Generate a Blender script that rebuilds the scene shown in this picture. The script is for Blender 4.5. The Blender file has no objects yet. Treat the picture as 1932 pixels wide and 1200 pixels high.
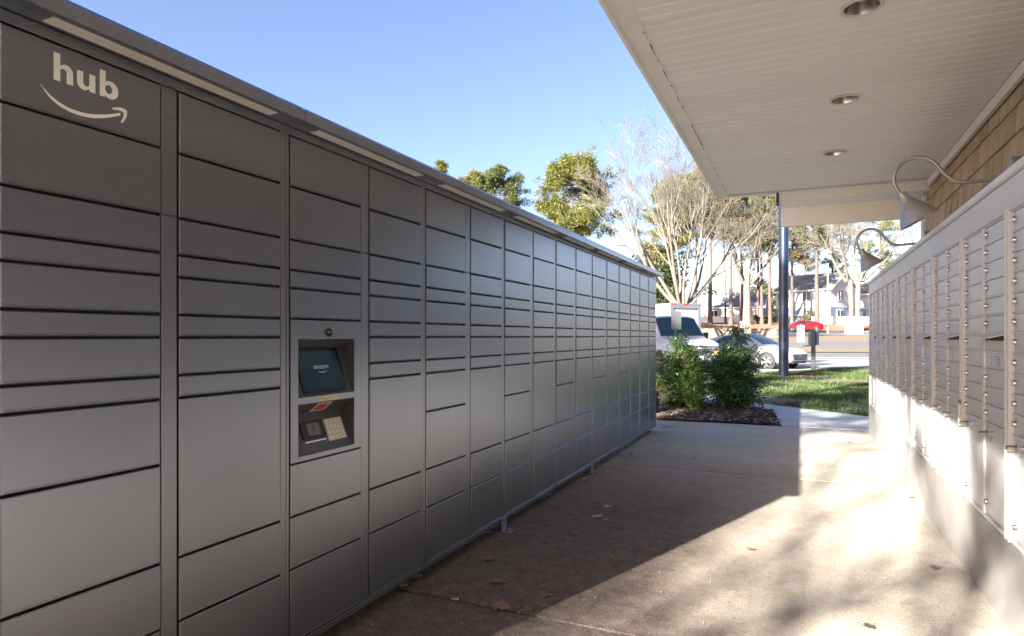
import bpy, bmesh, math, random
from mathutils import Vector, Matrix, noise
SC = bpy.context.scene
COL = SC.collection
rad = math.radians

# ------------------------------------------------------------------ camera, sky, sun, exposure
YAW = 24.4
CY, SY = math.cos(rad(YAW)), math.sin(rad(YAW))
EYE = 1.30
cam_d = bpy.data.cameras.new('camera'); cam = bpy.data.objects.new('camera', cam_d); COL.objects.link(cam)
cam.location = (0, 0, EYE); cam.rotation_euler = (rad(90), 0, rad(YAW))
cam_d.sensor_width = 36.0; cam_d.lens = 22.36; cam_d.shift_y = 0.0181
cam_d.clip_start = 0.05; cam_d.clip_end = 2000
SC.camera = cam
SUN_EL = 22.8
SUN_DIR = Vector((0.335, 0.942, 0)).normalized()          # the way the light travels, in plan
w = bpy.data.worlds.new('World'); SC.world = w; w.use_nodes = True
nt = w.node_tree; nt.nodes.clear()
sky = nt.nodes.new('ShaderNodeTexSky'); sky.sky_type = 'NISHITA'; sky.sun_disc = False
sky.sun_elevation = rad(SUN_EL); sky.sun_rotation = math.atan2(-SUN_DIR.x, -SUN_DIR.y)
sky.altitude = 0; sky.air_density = 1.0; sky.dust_density = 1.4; sky.ozone_density = 3.0
bg = nt.nodes.new('ShaderNodeBackground'); bg.inputs['Strength'].default_value = 0.043
wo = nt.nodes.new('ShaderNodeOutputWorld')
tint = nt.nodes.new('ShaderNodeMix'); tint.data_type = 'RGBA'; tint.blend_type = 'MULTIPLY'; tint.inputs[0].default_value = 1
tint.inputs[7].default_value = (1.06, 0.92, 0.96, 1)
nt.links.new(sky.outputs[0], tint.inputs[6]); nt.links.new(tint.outputs[2], bg.inputs[0]); nt.links.new(bg.outputs[0], wo.inputs[0])
sd = bpy.data.lights.new('sun', 'SUN'); sd.energy = 5.0; sd.angle = rad(0.53); sd.color = (1.0, 0.94, 0.85)
so = bpy.data.objects.new('sun', sd); COL.objects.link(so); so.location = (-6, -17, 12)
lv = Vector((SUN_DIR.x * math.cos(rad(SUN_EL)), SUN_DIR.y * math.cos(rad(SUN_EL)), -math.sin(rad(SUN_EL))))
so.rotation_euler = lv.to_track_quat('-Z', 'Y').to_euler()
SC.view_settings.view_transform = 'Standard'; SC.view_settings.look = 'None'
SC.view_settings.gamma = 1.0; SC.view_settings.use_curve_mapping = False
SC.view_settings.exposure = 2.98
SC.render.engine = 'CYCLES'
SC.cycles.use_denoising = True
SC.cycles.max_bounces = 10; SC.cycles.diffuse_bounces = 6; SC.cycles.glossy_bounces = 4
SC.cycles.caustics_reflective = False; SC.cycles.caustics_refractive = False

# ------------------------------------------------------------------ helpers
def P(px, u):
    """ground position of photo column px at u metres along the view axis"""
    xc = (px - 966) / 1200 * u
    return (xc * CY - u * SY, xc * SY + u * CY)
def UV(u, v):
    return (v * CY - u * SY, v * SY + u * CY)
def Zat(py, u):
    return EYE + (635 - py) * u / 1200
def hgt(u):
    K = [(-999, 0), (36, 0), (44, .35), (52, .8), (75, 1.77), (88, 3.0), (96, 3.5), (130, 3.8), (9999, 3.8)]
    for (a, b), (c, d) in zip(K, K[1:]):
        if u <= c:
            return b + (d - b) * (u - a) / (c - a)
    return 3.8

MATS = {}
def M(name, col, rough=.6, metal=0.0, var=0.0, vscale=6.0, col2=None, bump=0.0, bscale=80.0, spec=None, coat=0.0,
      detail=4.0, trans=0.0, emit=None, rnd=0.0, rvar=0.0, world=False):
    if name in MATS: return MATS[name]
    m = bpy.data.materials.new(name); m.use_nodes = True
    t = m.node_tree; N = t.nodes; L = t.links
    b = N['Principled BSDF']
    b.inputs['Roughness'].default_value = rough; b.inputs['Metallic'].default_value = metal
    b.inputs['Base Color'].default_value = (*col, 1)
    if spec is not None: b.inputs['Specular IOR Level'].default_value = spec
    if coat: b.inputs['Coat Weight'].default_value = coat; b.inputs['Coat Roughness'].default_value = .05
    if trans: b.inputs['Transmission Weight'].default_value = trans
    if emit: b.inputs['Emission Color'].default_value = (*emit[0], 1); b.inputs['Emission Strength'].default_value = emit[1]
    tc = N.new('ShaderNodeTexCoord')
    src = tc.outputs['Object']
    if world:
        g = N.new('ShaderNodeNewGeometry'); src = g.outputs['Position']
    cout = None
    if var or col2:
        n = N.new('ShaderNodeTexNoise'); n.inputs['Scale'].default_value = vscale; n.inputs['Detail'].default_value = detail
        n.inputs['Roughness'].default_value = .62
        L.new(src, n.inputs['Vector'])
        r = N.new('ShaderNodeMapRange'); r.inputs[1].default_value = .3; r.inputs[2].default_value = .7
        L.new(n.outputs['Fac'], r.inputs[0])
        mx = N.new('ShaderNodeMix'); mx.data_type = 'RGBA'
        c2 = col2 or tuple(min(1, c * (1 + var)) for c in col)
        c1 = col if col2 else tuple(c * (1 - var) for c in col)
        mx.inputs[6].default_value = (*c1, 1); mx.inputs[7].default_value = (*c2, 1)
        L.new(r.outputs[0], mx.inputs[0]); cout = mx.outputs[2]
        if rvar:
            rr = N.new('ShaderNodeMapRange'); rr.inputs[3].default_value = rough - rvar; rr.inputs[4].default_value = rough + rvar
            L.new(n.outputs['Fac'], rr.inputs[0]); L.new(rr.outputs[0], b.inputs['Roughness'])
    if rnd:
        oi = N.new('ShaderNodeObjectInfo'); hs = N.new('ShaderNodeHueSaturation')
        mr = N.new('ShaderNodeMapRange'); mr.inputs[3].default_value = 1 - rnd; mr.inputs[4].default_value = 1 + rnd
        L.new(oi.outputs['Random'], mr.inputs[0]); L.new(mr.outputs[0], hs.inputs['Value'])
        if cout: L.new(cout, hs.inputs['Color'])
        else: hs.inputs['Color'].default_value = (*col, 1)
        cout = hs.outputs[0]
    if cout: L.new(cout, b.inputs['Base Color'])
    if bump:
        n2 = N.new('ShaderNodeTexNoise'); n2.inputs['Scale'].default_value = bscale; n2.inputs['Detail'].default_value = 3
        L.new(src, n2.inputs['Vector'])
        bp = N.new('ShaderNodeBump'); bp.inputs['Strength'].default_value = bump; bp.inputs['Distance'].default_value = .003
        L.new(n2.outputs['Fac'], bp.inputs['Height']); L.new(bp.outputs[0], b.inputs['Normal'])
    MATS[name] = m
    return m

def leafmat(name, c1, c2, vscale, trans=.35, rough=.5):
    """foliage: two tones by place, a little light passes through each leaf"""
    if name in MATS: return MATS[name]
    m = bpy.data.materials.new(name); m.use_nodes = True
    t = m.node_tree; N = t.nodes; L = t.links
    b = N['Principled BSDF']; b.inputs['Roughness'].default_value = rough
    tc = N.new('ShaderNodeTexCoord'); n = N.new('ShaderNodeTexNoise'); n.inputs['Scale'].default_value = vscale; n.inputs['Detail'].default_value = 3
    L.new(tc.outputs['Object'], n.inputs['Vector'])
    r = N.new('ShaderNodeMapRange'); r.inputs[1].default_value = .35; r.inputs[2].default_value = .65
    L.new(n.outputs['Fac'], r.inputs[0])
    mx = N.new('ShaderNodeMix'); mx.data_type = 'RGBA'; mx.inputs[6].default_value = (*c1, 1); mx.inputs[7].default_value = (*c2, 1)
    L.new(r.outputs[0], mx.inputs[0]); L.new(mx.outputs[2], b.inputs['Base Color'])
    tr = N.new('ShaderNodeBsdfTranslucent'); L.new(mx.outputs[2], tr.inputs['Color'])
    ms = N.new('ShaderNodeMixShader'); ms.inputs[0].default_value = trans
    L.new(b.outputs[0], ms.inputs[1]); L.new(tr.outputs[0], ms.inputs[2])
    L.new(ms.outputs[0], N['Material Output'].inputs['Surface'])
    MATS[name] = m
    return m

class MB:
    def __init__(s): s.v = []; s.f = []; s.m = []; s.cur = 0
    def add(s, pts, faces):
        o = len(s.v); s.v.extend([tuple(p) for p in pts])
        for f in faces: s.f.append(tuple(i + o for i in f)); s.m.append(s.cur)
        return s
    def quad(s, *p): return s.add(p, [tuple(range(len(p)))])
    def box(s, x0, x1, y0, y1, z0, z1):
        return s.add([(x0,y0,z0),(x1,y0,z0),(x1,y1,z0),(x0,y1,z0),(x0,y0,z1),(x1,y0,z1),(x1,y1,z1),(x0,y1,z1)],
                     [(0,3,2,1),(4,5,6,7),(0,1,5,4),(1,2,6,5),(2,3,7,6),(3,0,4,7)])
    def panel(s, xb, xf, y0, y1, z0, z1, c=.004):
        """slab whose face looks along x from xb to xf, with chamfered face edges"""
        k = c if xf > xb else -c
        P8 = []
        for x, i in ((xb, 0), (xf - k, 0), (xf, c)):
            P8 += [(x,y0+i,z0+i),(x,y1-i,z0+i),(x,y1-i,z1-i),(x,y0+i,z1-i)]
        F = []
        for a in (0, 4):
            for j in range(4): F.append((a+j, a+(j+1)%4, a+4+(j+1)%4, a+4+j))
        F.append((8,9,10,11)); F.append((3,2,1,0))
        if xf < xb: F = [tuple(reversed(f)) for f in F]
        return s.add(P8, F)
    def cyl(s, p0, p1, r0, r1=None, n=12, caps=True):
        r1 = r0 if r1 is None else r1
        p0, p1 = Vector(p0), Vector(p1); d = (p1 - p0).normalized()
        a = d.orthogonal().normalized(); b = d.cross(a)
        pts = []
        for p, r in ((p0, r0), (p1, r1)):
            for i in range(n):
                t = 2*math.pi*i/n; pts.append(p + a*(r*math.cos(t)) + b*(r*math.sin(t)))
        F = [(i, (i+1)%n, n+(i+1)%n, n+i) for i in range(n)]
        if caps: F += [tuple(reversed(range(n))), tuple(range(n, 2*n))]
        return s.add(pts, F)
    def tube(s, pts, rs, n=8, caps=True):
        pts = [Vector(p) for p in pts]
        if not hasattr(rs, '__len__'): rs = [rs]*len(pts)
        V = []; a = None
        for i, p in enumerate(pts):
            d = (pts[min(i+1, len(pts)-1)] - pts[max(i-1, 0)]).normalized()
            if a is None: a = d.orthogonal().normalized()
            else:
                a = a - d*a.dot(d)
                a = a.normalized() if a.length > 1e-6 else d.orthogonal().normalized()
            b = d.cross(a)
            for k in range(n):
                t = 2*math.pi*k/n; V.append(p + a*(rs[i]*math.cos(t)) + b*(rs[i]*math.sin(t)))
        F = []
        for i in range(len(pts)-1):
            for k in range(n): F.append((i*n+k, i*n+(k+1)%n, (i+1)*n+(k+1)%n, (i+1)*n+k))
        if caps: F += [tuple(reversed(range(n))), tuple(range((len(pts)-1)*n, len(pts)*n))]
        return s.add(V, F)
    def lathe(s, prof, n=20, mat=None):
        """prof: (radius, height) pairs about local z, placed by mat"""
        mat = mat or Matrix.Identity(4); V = []
        for r, z in prof:
            for k in range(n):
                t = 2*math.pi*k/n; V.append(mat @ Vector((r*math.cos(t), r*math.sin(t), z)))
        F = []
        for i in range(len(prof)-1):
            for k in range(n): F.append((i*n+k, i*n+(k+1)%n, (i+1)*n+(k+1)%n, (i+1)*n+k))
        return s.add(V, F)
    def prism(s, pts, off):
        n = len(pts); off = Vector(off); V = [Vector(p) for p in pts]; V = V + [p + off for p in V]
        return s.add(V, [tuple(reversed(range(n))), tuple(range(n, 2*n))] + [(i, (i+1)%n, n+(i+1)%n, n+i) for i in range(n)])
    def mesh(s, name, mats, smooth=False, fix=True):
        me = bpy.data.meshes.new(name); me.from_pydata(s.v, [], s.f)
        for m in (mats if isinstance(mats, (list, tuple)) else [mats]): me.materials.append(m)
        if any(s.m): me.polygons.foreach_set('material_index', s.m)
        if fix and len(s.f) < 6000:
            bm = bmesh.new(); bm.from_mesh(me); bmesh.ops.recalc_face_normals(bm, faces=bm.faces); bm.to_mesh(me); bm.free()
        if smooth:
            me.polygons.foreach_set('use_smooth', [True]*len(me.polygons))
            try: me.set_sharp_from_angle(angle=rad(40))
            except Exception: pass
        me.update()
        return me

def tag(o, label=None, cat=None, group=None, kind=None):
    if label: o['label'] = label
    if cat: o['category'] = cat
    if group: o['group'] = group
    if kind: o['kind'] = kind
    return o
def obj(name, me, parent=None, loc=(0,0,0), rot=(0,0,0)):
    o = bpy.data.objects.new(name, me); COL.objects.link(o)
    o.location = loc; o.rotation_euler = rot
    if parent is not None: o.parent = parent
    return o
def put(name, mb, mats, parent=None, loc=(0,0,0), rot=(0,0,0), smooth=False):
    return obj(name, mb.mesh(name, mats, smooth), parent, loc, rot)
def thing(name, label, cat, loc=(0,0,0), rz=0, group=None, kind=None):
    o = obj(name, None, None, loc, (0,0,rz)); o.empty_display_size = .2
    return tag(o, label, cat, group, kind)
def kids(o): return [c for c in bpy.data.objects if c.parent == o]
def dup(root, loc, rz, label, group=None):
    ch = {}
    for c in bpy.data.objects:
        if c.parent: ch.setdefault(c.parent.name, []).append(c)
    def cp(o, par):
        c = o.copy(); COL.objects.link(c)
        if par is not None: c.parent = par
        for k in ch.get(o.name, []): cp(k, c)
        return c
    r = cp(root, None); r.location = loc; r.rotation_euler = (0,0,rz); r['label'] = label
    if group: r['group'] = group
    return r

def glyphs(polys, depth, to3d, mats, name):
    """flat print: closed outlines (holes allowed) filled as a 2-D curve, given a hair of thickness"""
    cu = bpy.data.curves.new(name, 'CURVE'); cu.dimensions = '2D'; cu.fill_mode = 'BOTH'; cu.extrude = depth
    for pl in polys:
        sp = cu.splines.new('POLY'); sp.points.add(len(pl)-1); sp.use_cyclic_u = True
        for p, q in zip(sp.points, pl): p.co = (q[0], q[1], 0, 1)
    return curve_mesh(cu, to3d, mats, name)
def curve_mesh(cu, to3d, mats, name):
    o = bpy.data.objects.new(name, cu); COL.objects.link(o)
    dg = bpy.context.evaluated_depsgraph_get(); dg.update()
    me = bpy.data.meshes.new_from_object(o.evaluated_get(dg))
    bpy.data.objects.remove(o)
    me.transform(to3d); me.materials.clear(); me.materials.append(mats); me.name = name
    return me
def text_mesh(s, size, to3d, mats, name, depth=.0003, align='CENTER'):
    cu = bpy.data.curves.new(name, 'FONT'); cu.body = s; cu.size = size; cu.extrude = depth; cu.align_x = align
    cu.resolution_u = 3
    return curve_mesh(cu, to3d, mats, name)
# ------------------------------------------------------------------ materials of the passage
def concrete():
    """worn warm concrete: mottling, fine aggregate and a dark dirt stain that lies along the lockers"""
    m = bpy.data.materials.new('worn_concrete'); m.use_nodes = True
    t = m.node_tree; N = t.nodes; L = t.links; b = N['Principled BSDF']
    g = N.new('ShaderNodeNewGeometry'); pos = g.outputs['Position']
    def nz(scale, detail=5, rough=.6):
        n = N.new('ShaderNodeTexNoise'); n.inputs['Scale'].default_value = scale; n.inputs['Detail'].default_value = detail
        n.inputs['Roughness'].default_value = rough; L.new(pos, n.inputs['Vector']); return n.outputs['Fac']
    def mr(x, a, c, lo=0., hi=1.):
        r = N.new('ShaderNodeMapRange'); r.inputs[1].default_value = a; r.inputs[2].default_value = c
        r.inputs[3].default_value = lo; r.inputs[4].default_value = hi; L.new(x, r.inputs[0]); return r.outputs[0]
    def mix(f, a, c, blend='MIX'):
        x = N.new('ShaderNodeMix'); x.data_type = 'RGBA'; x.blend_type = blend
        for i, q in ((0, f), (6, a), (7, c)):
            if isinstance(q, (tuple, float)): x.inputs[i].default_value = (*q, 1) if isinstance(q, tuple) else q
            else: L.new(q, x.inputs[i])
        return x.outputs[2]
    def math_(op, a, c):
        x = N.new('ShaderNodeMath'); x.operation = op; x.use_clamp = False
        for i, q in ((0, a), (1, c)):
            if isinstance(q, float): x.inputs[i].default_value = q
            else: L.new(q, x.inputs[i])
        return x.outputs[0]
    c = mix(mr(nz(1.3), .35, .68), (.36, .32, .27), (.45, .41, .355))
    c = mix(mr(nz(9.), .42, .7), c, (.36, .31, .25))
    c = mix(mr(nz(26., 4, .75), .50, .70, 0., .55), c, (.29, .235, .17))
    c = mix(mr(nz(75., 2), .54, .68, 0., .75), c, (.20, .16, .12))
    c = mix(mr(nz(130., 2), .58, .66, 0., .7), c, (.62, .57, .50))
    sp = N.new('ShaderNodeSeparateXYZ'); L.new(pos, sp.inputs[0])
    # dirt stain: strongest beside the lockers in the first metres, ragged edge
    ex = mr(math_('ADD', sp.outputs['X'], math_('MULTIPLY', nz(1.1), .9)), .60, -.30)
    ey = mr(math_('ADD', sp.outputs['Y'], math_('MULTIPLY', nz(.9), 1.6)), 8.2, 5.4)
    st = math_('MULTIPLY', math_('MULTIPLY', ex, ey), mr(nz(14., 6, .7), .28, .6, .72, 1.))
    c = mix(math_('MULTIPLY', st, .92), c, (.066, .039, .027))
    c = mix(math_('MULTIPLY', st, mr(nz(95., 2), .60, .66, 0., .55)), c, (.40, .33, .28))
    gr = math_('MULTIPLY', mr(sp.outputs['X'], -1.35, -1.75), mr(nz(2.6), .5, .6))   # green algae at the foot of the lockers
    c = mix(math_('MULTIPLY', gr, .5), c, (.13, .11, .05))
    L.new(c, b.inputs['Base Color']); b.inputs['Roughness'].default_value = .88
    L.new(mr(nz(5.), .3, .7, .72, .95), b.inputs['Roughness'])
    bp = N.new('ShaderNodeBump'); bp.inputs['Strength'].default_value = .8; bp.inputs['Distance'].default_value = .005
    hh = math_('ADD', nz(110., 3), math_('MULTIPLY', nz(22., 4), .8)); L.new(hh, bp.inputs['Height']); L.new(bp.outputs[0], b.inputs['Normal'])
    return m
CONC = concrete()
NEWCONC = M('pale_concrete', (.40, .40, .39), .85, var=.1, vscale=2.2, bump=.3, bscale=120, world=True)
LOCK = M('grey_powder_coat', (.230, .246, .288), .27, metal=.84, var=.05, vscale=1.3, bump=.20, bscale=300, rnd=.03, rvar=.015, world=True)
LOCKD = M('dark_gap_metal', (.085, .083, .085), .55, metal=.5)
LIGHTP = M('lamp_diffuser', (.82, .80, .75), .45)
PRINT = M('white_print', (.80, .82, .78), .5)
STEEL = M('galvanised_steel', (.42, .43, .45), .35, metal=.9, var=.2, vscale=30)
CHROME = M('chrome', (.42, .41, .40), .30, metal=1.0)
RUBBER = M('black_rubber', (.02, .02, .02), .7)
RUST = M('rust', (.22, .09, .03), .85, var=.4, vscale=30)
MAILP = M('off_white_enamel', (.58, .575, .57), .38, var=.04, vscale=3, bump=.04, bscale=200, rnd=.03)
MAILF = M('off_white_frame', (.62, .60, .575), .42, var=.04, vscale=2)
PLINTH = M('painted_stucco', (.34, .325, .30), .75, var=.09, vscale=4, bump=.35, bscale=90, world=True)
TRIM = M('cream_trim', (.84, .825, .78), .55, var=.05, vscale=3, world=True)
SOFF = M('cream_vinyl_soffit', (.86, .85, .815), .5, var=.045, vscale=1.2, bump=.15, bscale=260, rnd=.02)
SHING = M('tan_cedar_shingle', (.43, .335, .23), .8, var=.22, vscale=5, bump=.5, bscale=40, rnd=.16)
ROOFM = M('asphalt_shingle', (.10, .095, .09), .9, var=.3, vscale=6, bump=.5, bscale=60, world=True)
LAMPM = M('weathered_zinc', (.36, .355, .34), .42, metal=.55, var=.14, vscale=14)

# ------------------------------------------------------------------ ground, terrain and paths
def sheet(name, pts, z, m, label, cat, kind='structure'):
    mb = MB(); mb.quad(*[(x, y, z) for x, y in pts])
    return tag(put(name, mb, m), label, cat, kind=kind)
SOIL = M('bare_soil', (.13, .09, .055), .95, var=.3, vscale=1.5, col2=(.18, .13, .08), bump=.5, bscale=30, world=True)
mb = MB()
us = [-90, -40, -10, 10, 22, 30, 36, 40, 44, 48, 52, 58, 64, 70, 75, 80, 84, 88, 92, 96, 110, 130, 200, 500, 1200]
vs = [-900, -300, -120, -60, -30, 0, 20, 40, 60, 90, 140, 300, 900]
for u in us:
    for v in vs:
        x, y = UV(u, v); mb.v.append((x, y, hgt(u) - .03))
nv = len(vs)
for i in range(len(us)-1):
    for j in range(nv-1): mb.f.append((i*nv+j, i*nv+j+1, (i+1)*nv+j+1, (i+1)*nv+j)); mb.m.append(0)
tag(put('ground', mb, SOIL), 'wide bare brown ground that rises gently behind the road', 'ground', kind='structure')
def strip(name, u0, u1, v0, v1, m, lift, label, cat, n=8, skew=0.0):
    mb = MB()
    for i in range(n+1):
        for j in range(9):
            v = v0 + (v1-v0)*j/8; u = u0 + (u1-u0)*i/n + skew*v
            x, y = UV(u, v); mb.v.append((x, y, hgt(u) + lift))
    for i in range(n):
        for j in range(8): mb.f.append((i*9+j, i*9+j+1, (i+1)*9+j+1, (i+1)*9+j)); mb.m.append(0)
    return tag(put(name, mb, m), label, cat, kind='structure')
ASPH = M('worn_asphalt', (.085, .083, .086), .9, var=.18, vscale=.5, bump=.3, bscale=40, world=True)
LOTC = M('parking_concrete', (.20, .20, .205), .85, var=.12, vscale=.7, bump=.2, bscale=60, world=True)
STRAW = M('pine_straw', (.17, .075, .034), .95, var=.3, vscale=1.2, col2=(.24, .13, .075), bump=.8, bscale=14, world=True)
DRYG = M('dry_winter_grass', (.135, .092, .058), .95, var=.3, vscale=1.1, col2=(.10, .082, .045), bump=.6, bscale=20, world=True)
GRASSM = M('lawn_soil', (.055, .055, .02), .95, var=.3, vscale=.9, col2=(.15, .105, .06), bump=.6, bscale=25, world=True)
WHITEP = M('white_road_paint', (.75, .75, .73), .7)
strip('pine_straw_bed', 76, 100, -60, 90, STRAW, .02, 'rust brown pine straw on the bank under the far trees', 'pine straw')
strip('far_road', 67, 75.8, -60, 90, LOTC, .03, 'pale far road where the red car is parked', 'road')
strip('leaf_strewn_verge', 53, 66.8, -60, 90, DRYG, .02, 'tan leaf strewn verge in front of the far road', 'verge')
strip('access_road', 45.6, 52.8, -60, 90, ASPH, .03, 'grey access road beyond the dry grass island', 'road')
strip('grass_island', 41.5, 45.5, -60, 90, DRYG, .05, 'strip of dry tan grass between the two grey roads', 'verge')
strip('parking_lot', 26, 36.2, -60, 60, LOTC, .012, 'pale parking lot where the white van and sedan stand', 'parking lot')
strip('near_road', 36.2, 41.4, -60, 90, ASPH, .014, 'worn grey road behind the white sedan', 'road')
strip('road_line', 36.9, 37.15, -10, 60, WHITEP, .024, 'thin white painted line along the near grey road', 'road marking')
strip('road_kerb', 66.6, 67.0, -60, 90, M('kerb_concrete', (.5, .49, .46), .85), .14, 'pale kerb along the far road', 'kerb', n=1)

# pavement of the passage: three cast slabs with open joints between them
pv = thing('pavement', 'worn warm concrete pavement between the lockers and the mailboxes', 'pavement', (0, 0, 0), kind='structure')
for a, c in ((-9.0, -4.56), (-4.538, -.91), (-.888, 2.738), (2.760, 6.388), (6.410, 10.05)):
    mb = MB(); n = 40; m = 24
    for i in range(n+1):
        for j in range(m+1):
            x = -4.2 + 5.05*j/m; y = a + (c-a)*i/n
            zz = 0.004*noise.noise((x*.7, y*.7, 0))
            e = min(i, n-i)
            if e == 0: zz -= .006
            mb.v.append((x, y, zz))
    for i in range(n):
        for j in range(m): mb.f.append((i*(m+1)+j, i*(m+1)+j+1, (i+1)*(m+1)+j+1, (i+1)*(m+1)+j)); mb.m.append(0)
    k = len(mb.v)
    mb.add([(-4.2,a,-.006),(.85,a,-.006),(.85,a,-.1),(-4.2,a,-.1)], [(0,1,2,3)])
    mb.add([(-4.2,c,-.006),(.85,c,-.006),(.85,c,-.1),(-4.2,c,-.1)], [(3,2,1,0)])
    o = put('concrete_slab', mb, CONC, pv, smooth=False)
sheet('bounce_court', [(-45, -45), (1.2, -45), (1.2, -9.01), (-4.21, -9.01), (-4.21, 6), (-45, 6)], -.004, M('bounce_concrete', (.46, .44, .41), .85, var=.1, vscale=.8, world=True), 'unseen pale court added behind the camera and the lockers to bounce sunlight', 'bounce surface')  # added unseen reflector: pale ground that bounces sun onto soffit and lockers
sheet('subgrade', [(-4.2, -9), (.85, -9), (.85, 10.05), (-4.2, 10.05)], -.026, M('joint_dirt', (.06, .045, .03), .95), 'dark dirt at the bottom of the pavement joints', 'ground')
# pale footpath that curves away behind the shrubs
fp = thing('footpath', 'pale bluish concrete footpath that curves past the mulch bed', 'footpath', (0, 0, 0), kind='structure')
pathA = [[(-.25, 10.065), (6.5, 10.065), (6.5, 11.6), (1.02, 11.75), (-.42, 12.95), (-.45, 11.9)]]
pathB = [[(-.46, 12.0), (-.43, 12.97), (-1.0, 13.55), (-2.2, 14.75), (-3.5, 16.0), (-4.6, 15.0), (-3.0, 13.7), (-1.7, 12.85), (-.9, 12.3)],
         [(-3.51, 16.01), (-7.5, 18.6), (-8.3, 17.2), (-4.61, 15.01)]]
for pl in pathA + pathB:
    mb = MB(); mb.prism([(x, y, -.08) for x, y in pl], (0, 0, .085)); put('concrete_slab', mb, NEWCONC, fp)

# ------------------------------------------------------------------ parcel lockers
LX = -1.81; MW = .987; Y0 = .892
ROWS = [2.083, 1.885, 1.678, 1.560, 1.489, 1.369, 1.297, 1.176, 1.104, .900, .594, .390, .098]
G = .0034
DOOR = {}
def door_mesh(wd, ht):
    k = (round(wd, 4), round(ht, 4))
    if k not in DOOR:
        mb = MB(); mb.panel(-.018, .004, 0, wd, 0, ht, .0028)
        mb.panel(.0042, .0058, .010, wd-.005, .0034, .0084, .0012)     # rolled lip along the lower edge
        DOOR[k] = mb.mesh('door', LOCK)
    return DOOR[k]
def cabinet_mesh(kiosk=False):
    mb = MB()
    mb.cur = 1
    if kiosk:                                                     # hollow behind the touchscreen panel
        mb.box(-.56, -.15, .002, MW-.002, .07, 2.118); mb.box(-.1498, -.022, .466, MW-.002, .07, 2.118)
        mb.box(-.1498, -.022, .002, .4658, .07, .80); mb.box(-.1498, -.022, .002, .4658, 1.369, 2.118); mb.box(-.1498, -.022, .002, .012, .8002, 1.3688)
    else: mb.box(-.56, -.022, .002, MW-.002, .07, 2.118)
    mb.cur = 0
    for a, c in ((.0012, .0145), (.957, .9855)): mb.panel(-.022, .0, a, c, .066, 2.118, .002)
    mb.panel(-.022, .0, .0147, .9568, 2.087, 2.118, .002); mb.panel(-.022, .0, .0147, .9568, .066, .094, .002)
    mb.panel(-.022, -.006, .4575, .5155, .0945, 2.0865, .001)
    return mb.mesh('cabinet', [LOCK, LOCKD])
def canopy_mesh():
    mb = MB(); a, c = .0015, MW-.0015
    prof = [(-.56, 2.119), (.094, 2.119), (.094, 2.158), (.086, 2.170), (-.56, 2.20)]
    mb.prism([(x, a, z) for x, z in prof], (0, c-a, 0))
    return mb.mesh('canopy', LOCK)
def bar(name, x0, x1, y0, y1, z0, z1, m, par, loc=(0,0,0)):
    mb = MB(); mb.box(x0, x1, y0, y1, z0, z1); return put(name, mb, m, par, loc)
def foot_mesh():
    mb = MB(); mb.cyl((0,0,.0), (0,0,.012), .026, .024, 14); mb.cyl((0,0,.012), (0,0,.07), .007, .007, 8)
    return mb.mesh('levelling_foot', M('dull_foot_steel', (.16, .15, .14), .6, metal=.5))
def bracket_mesh():
    mb = MB(); mb.box(.001, .007, -.035, .035, .0, .088); mb.box(.007, .075, -.035, .035, .0, .007)
    mb.cyl((.04, 0, .007), (.04, 0, .017), .011, .011, 6); mb.cyl((.04, 0, .017), (.04, 0, .034), .006, .006, 8)
    for y in (-.024, -.008, .008, .024): mb.cyl((.007, y, .07), (.011, y, .07), .0055, .0055, 6)
    return mb.mesh('anchor_bracket', M('blue_steel', (.20, .235, .30), .4, metal=.6))
CAB, CAN, FOOT, BRK = cabinet_mesh(), canopy_mesh(), foot_mesh(), bracket_mesh()
mb = MB(); mb.panel(-.006, .0, .4595, .5135, 1.683, 2.083, .002); SP1 = mb.mesh('spine_cover', LOCK)
mb = MB(); mb.panel(-.006, .0, .4595, .5135, .098, 1.679, .002); SP2 = mb.mesh('spine_cover', LOCK)
mb = MB(); mb.panel(.0, .0012, .471, .502, 1.985, 2.045, .001); mb.cyl((.0012, .4865, 2.037), (.0022, .4865, 2.037), .0035, n=8)
mb.cyl((.0012, .4865, 1.993), (.0022, .4865, 1.993), .0035, n=8); PLATE = mb.mesh('lock_plate', LOCK)
mb = MB(); mb.panel(0, 1, 0, 1, 0, 1); LS = MB()
LS.box(.022, .068, .105, .872, 2.1165, 2.1189); STRIPM = LS.mesh('light_strip', LIGHTP)
LOCK_LAB = ['dark grey parcel locker cabinet with the white hub lettering and smile arrow',
 'dark grey parcel locker cabinet with the touchscreen and keypad',
 'third parcel locker cabinet from the camera, just past the touchscreen cabinet',
 'fourth parcel locker cabinet from the camera, second past the touchscreen cabinet',
 'fifth parcel locker cabinet from the camera in the long grey row',
 'sixth parcel locker cabinet from the camera in the long grey row',
 'seventh parcel locker cabinet from the camera, next to last in the grey row',
 'farthest parcel locker cabinet, at the end of the grey row by the shrubs']
rng = random.Random(3)
lockers = []
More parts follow.
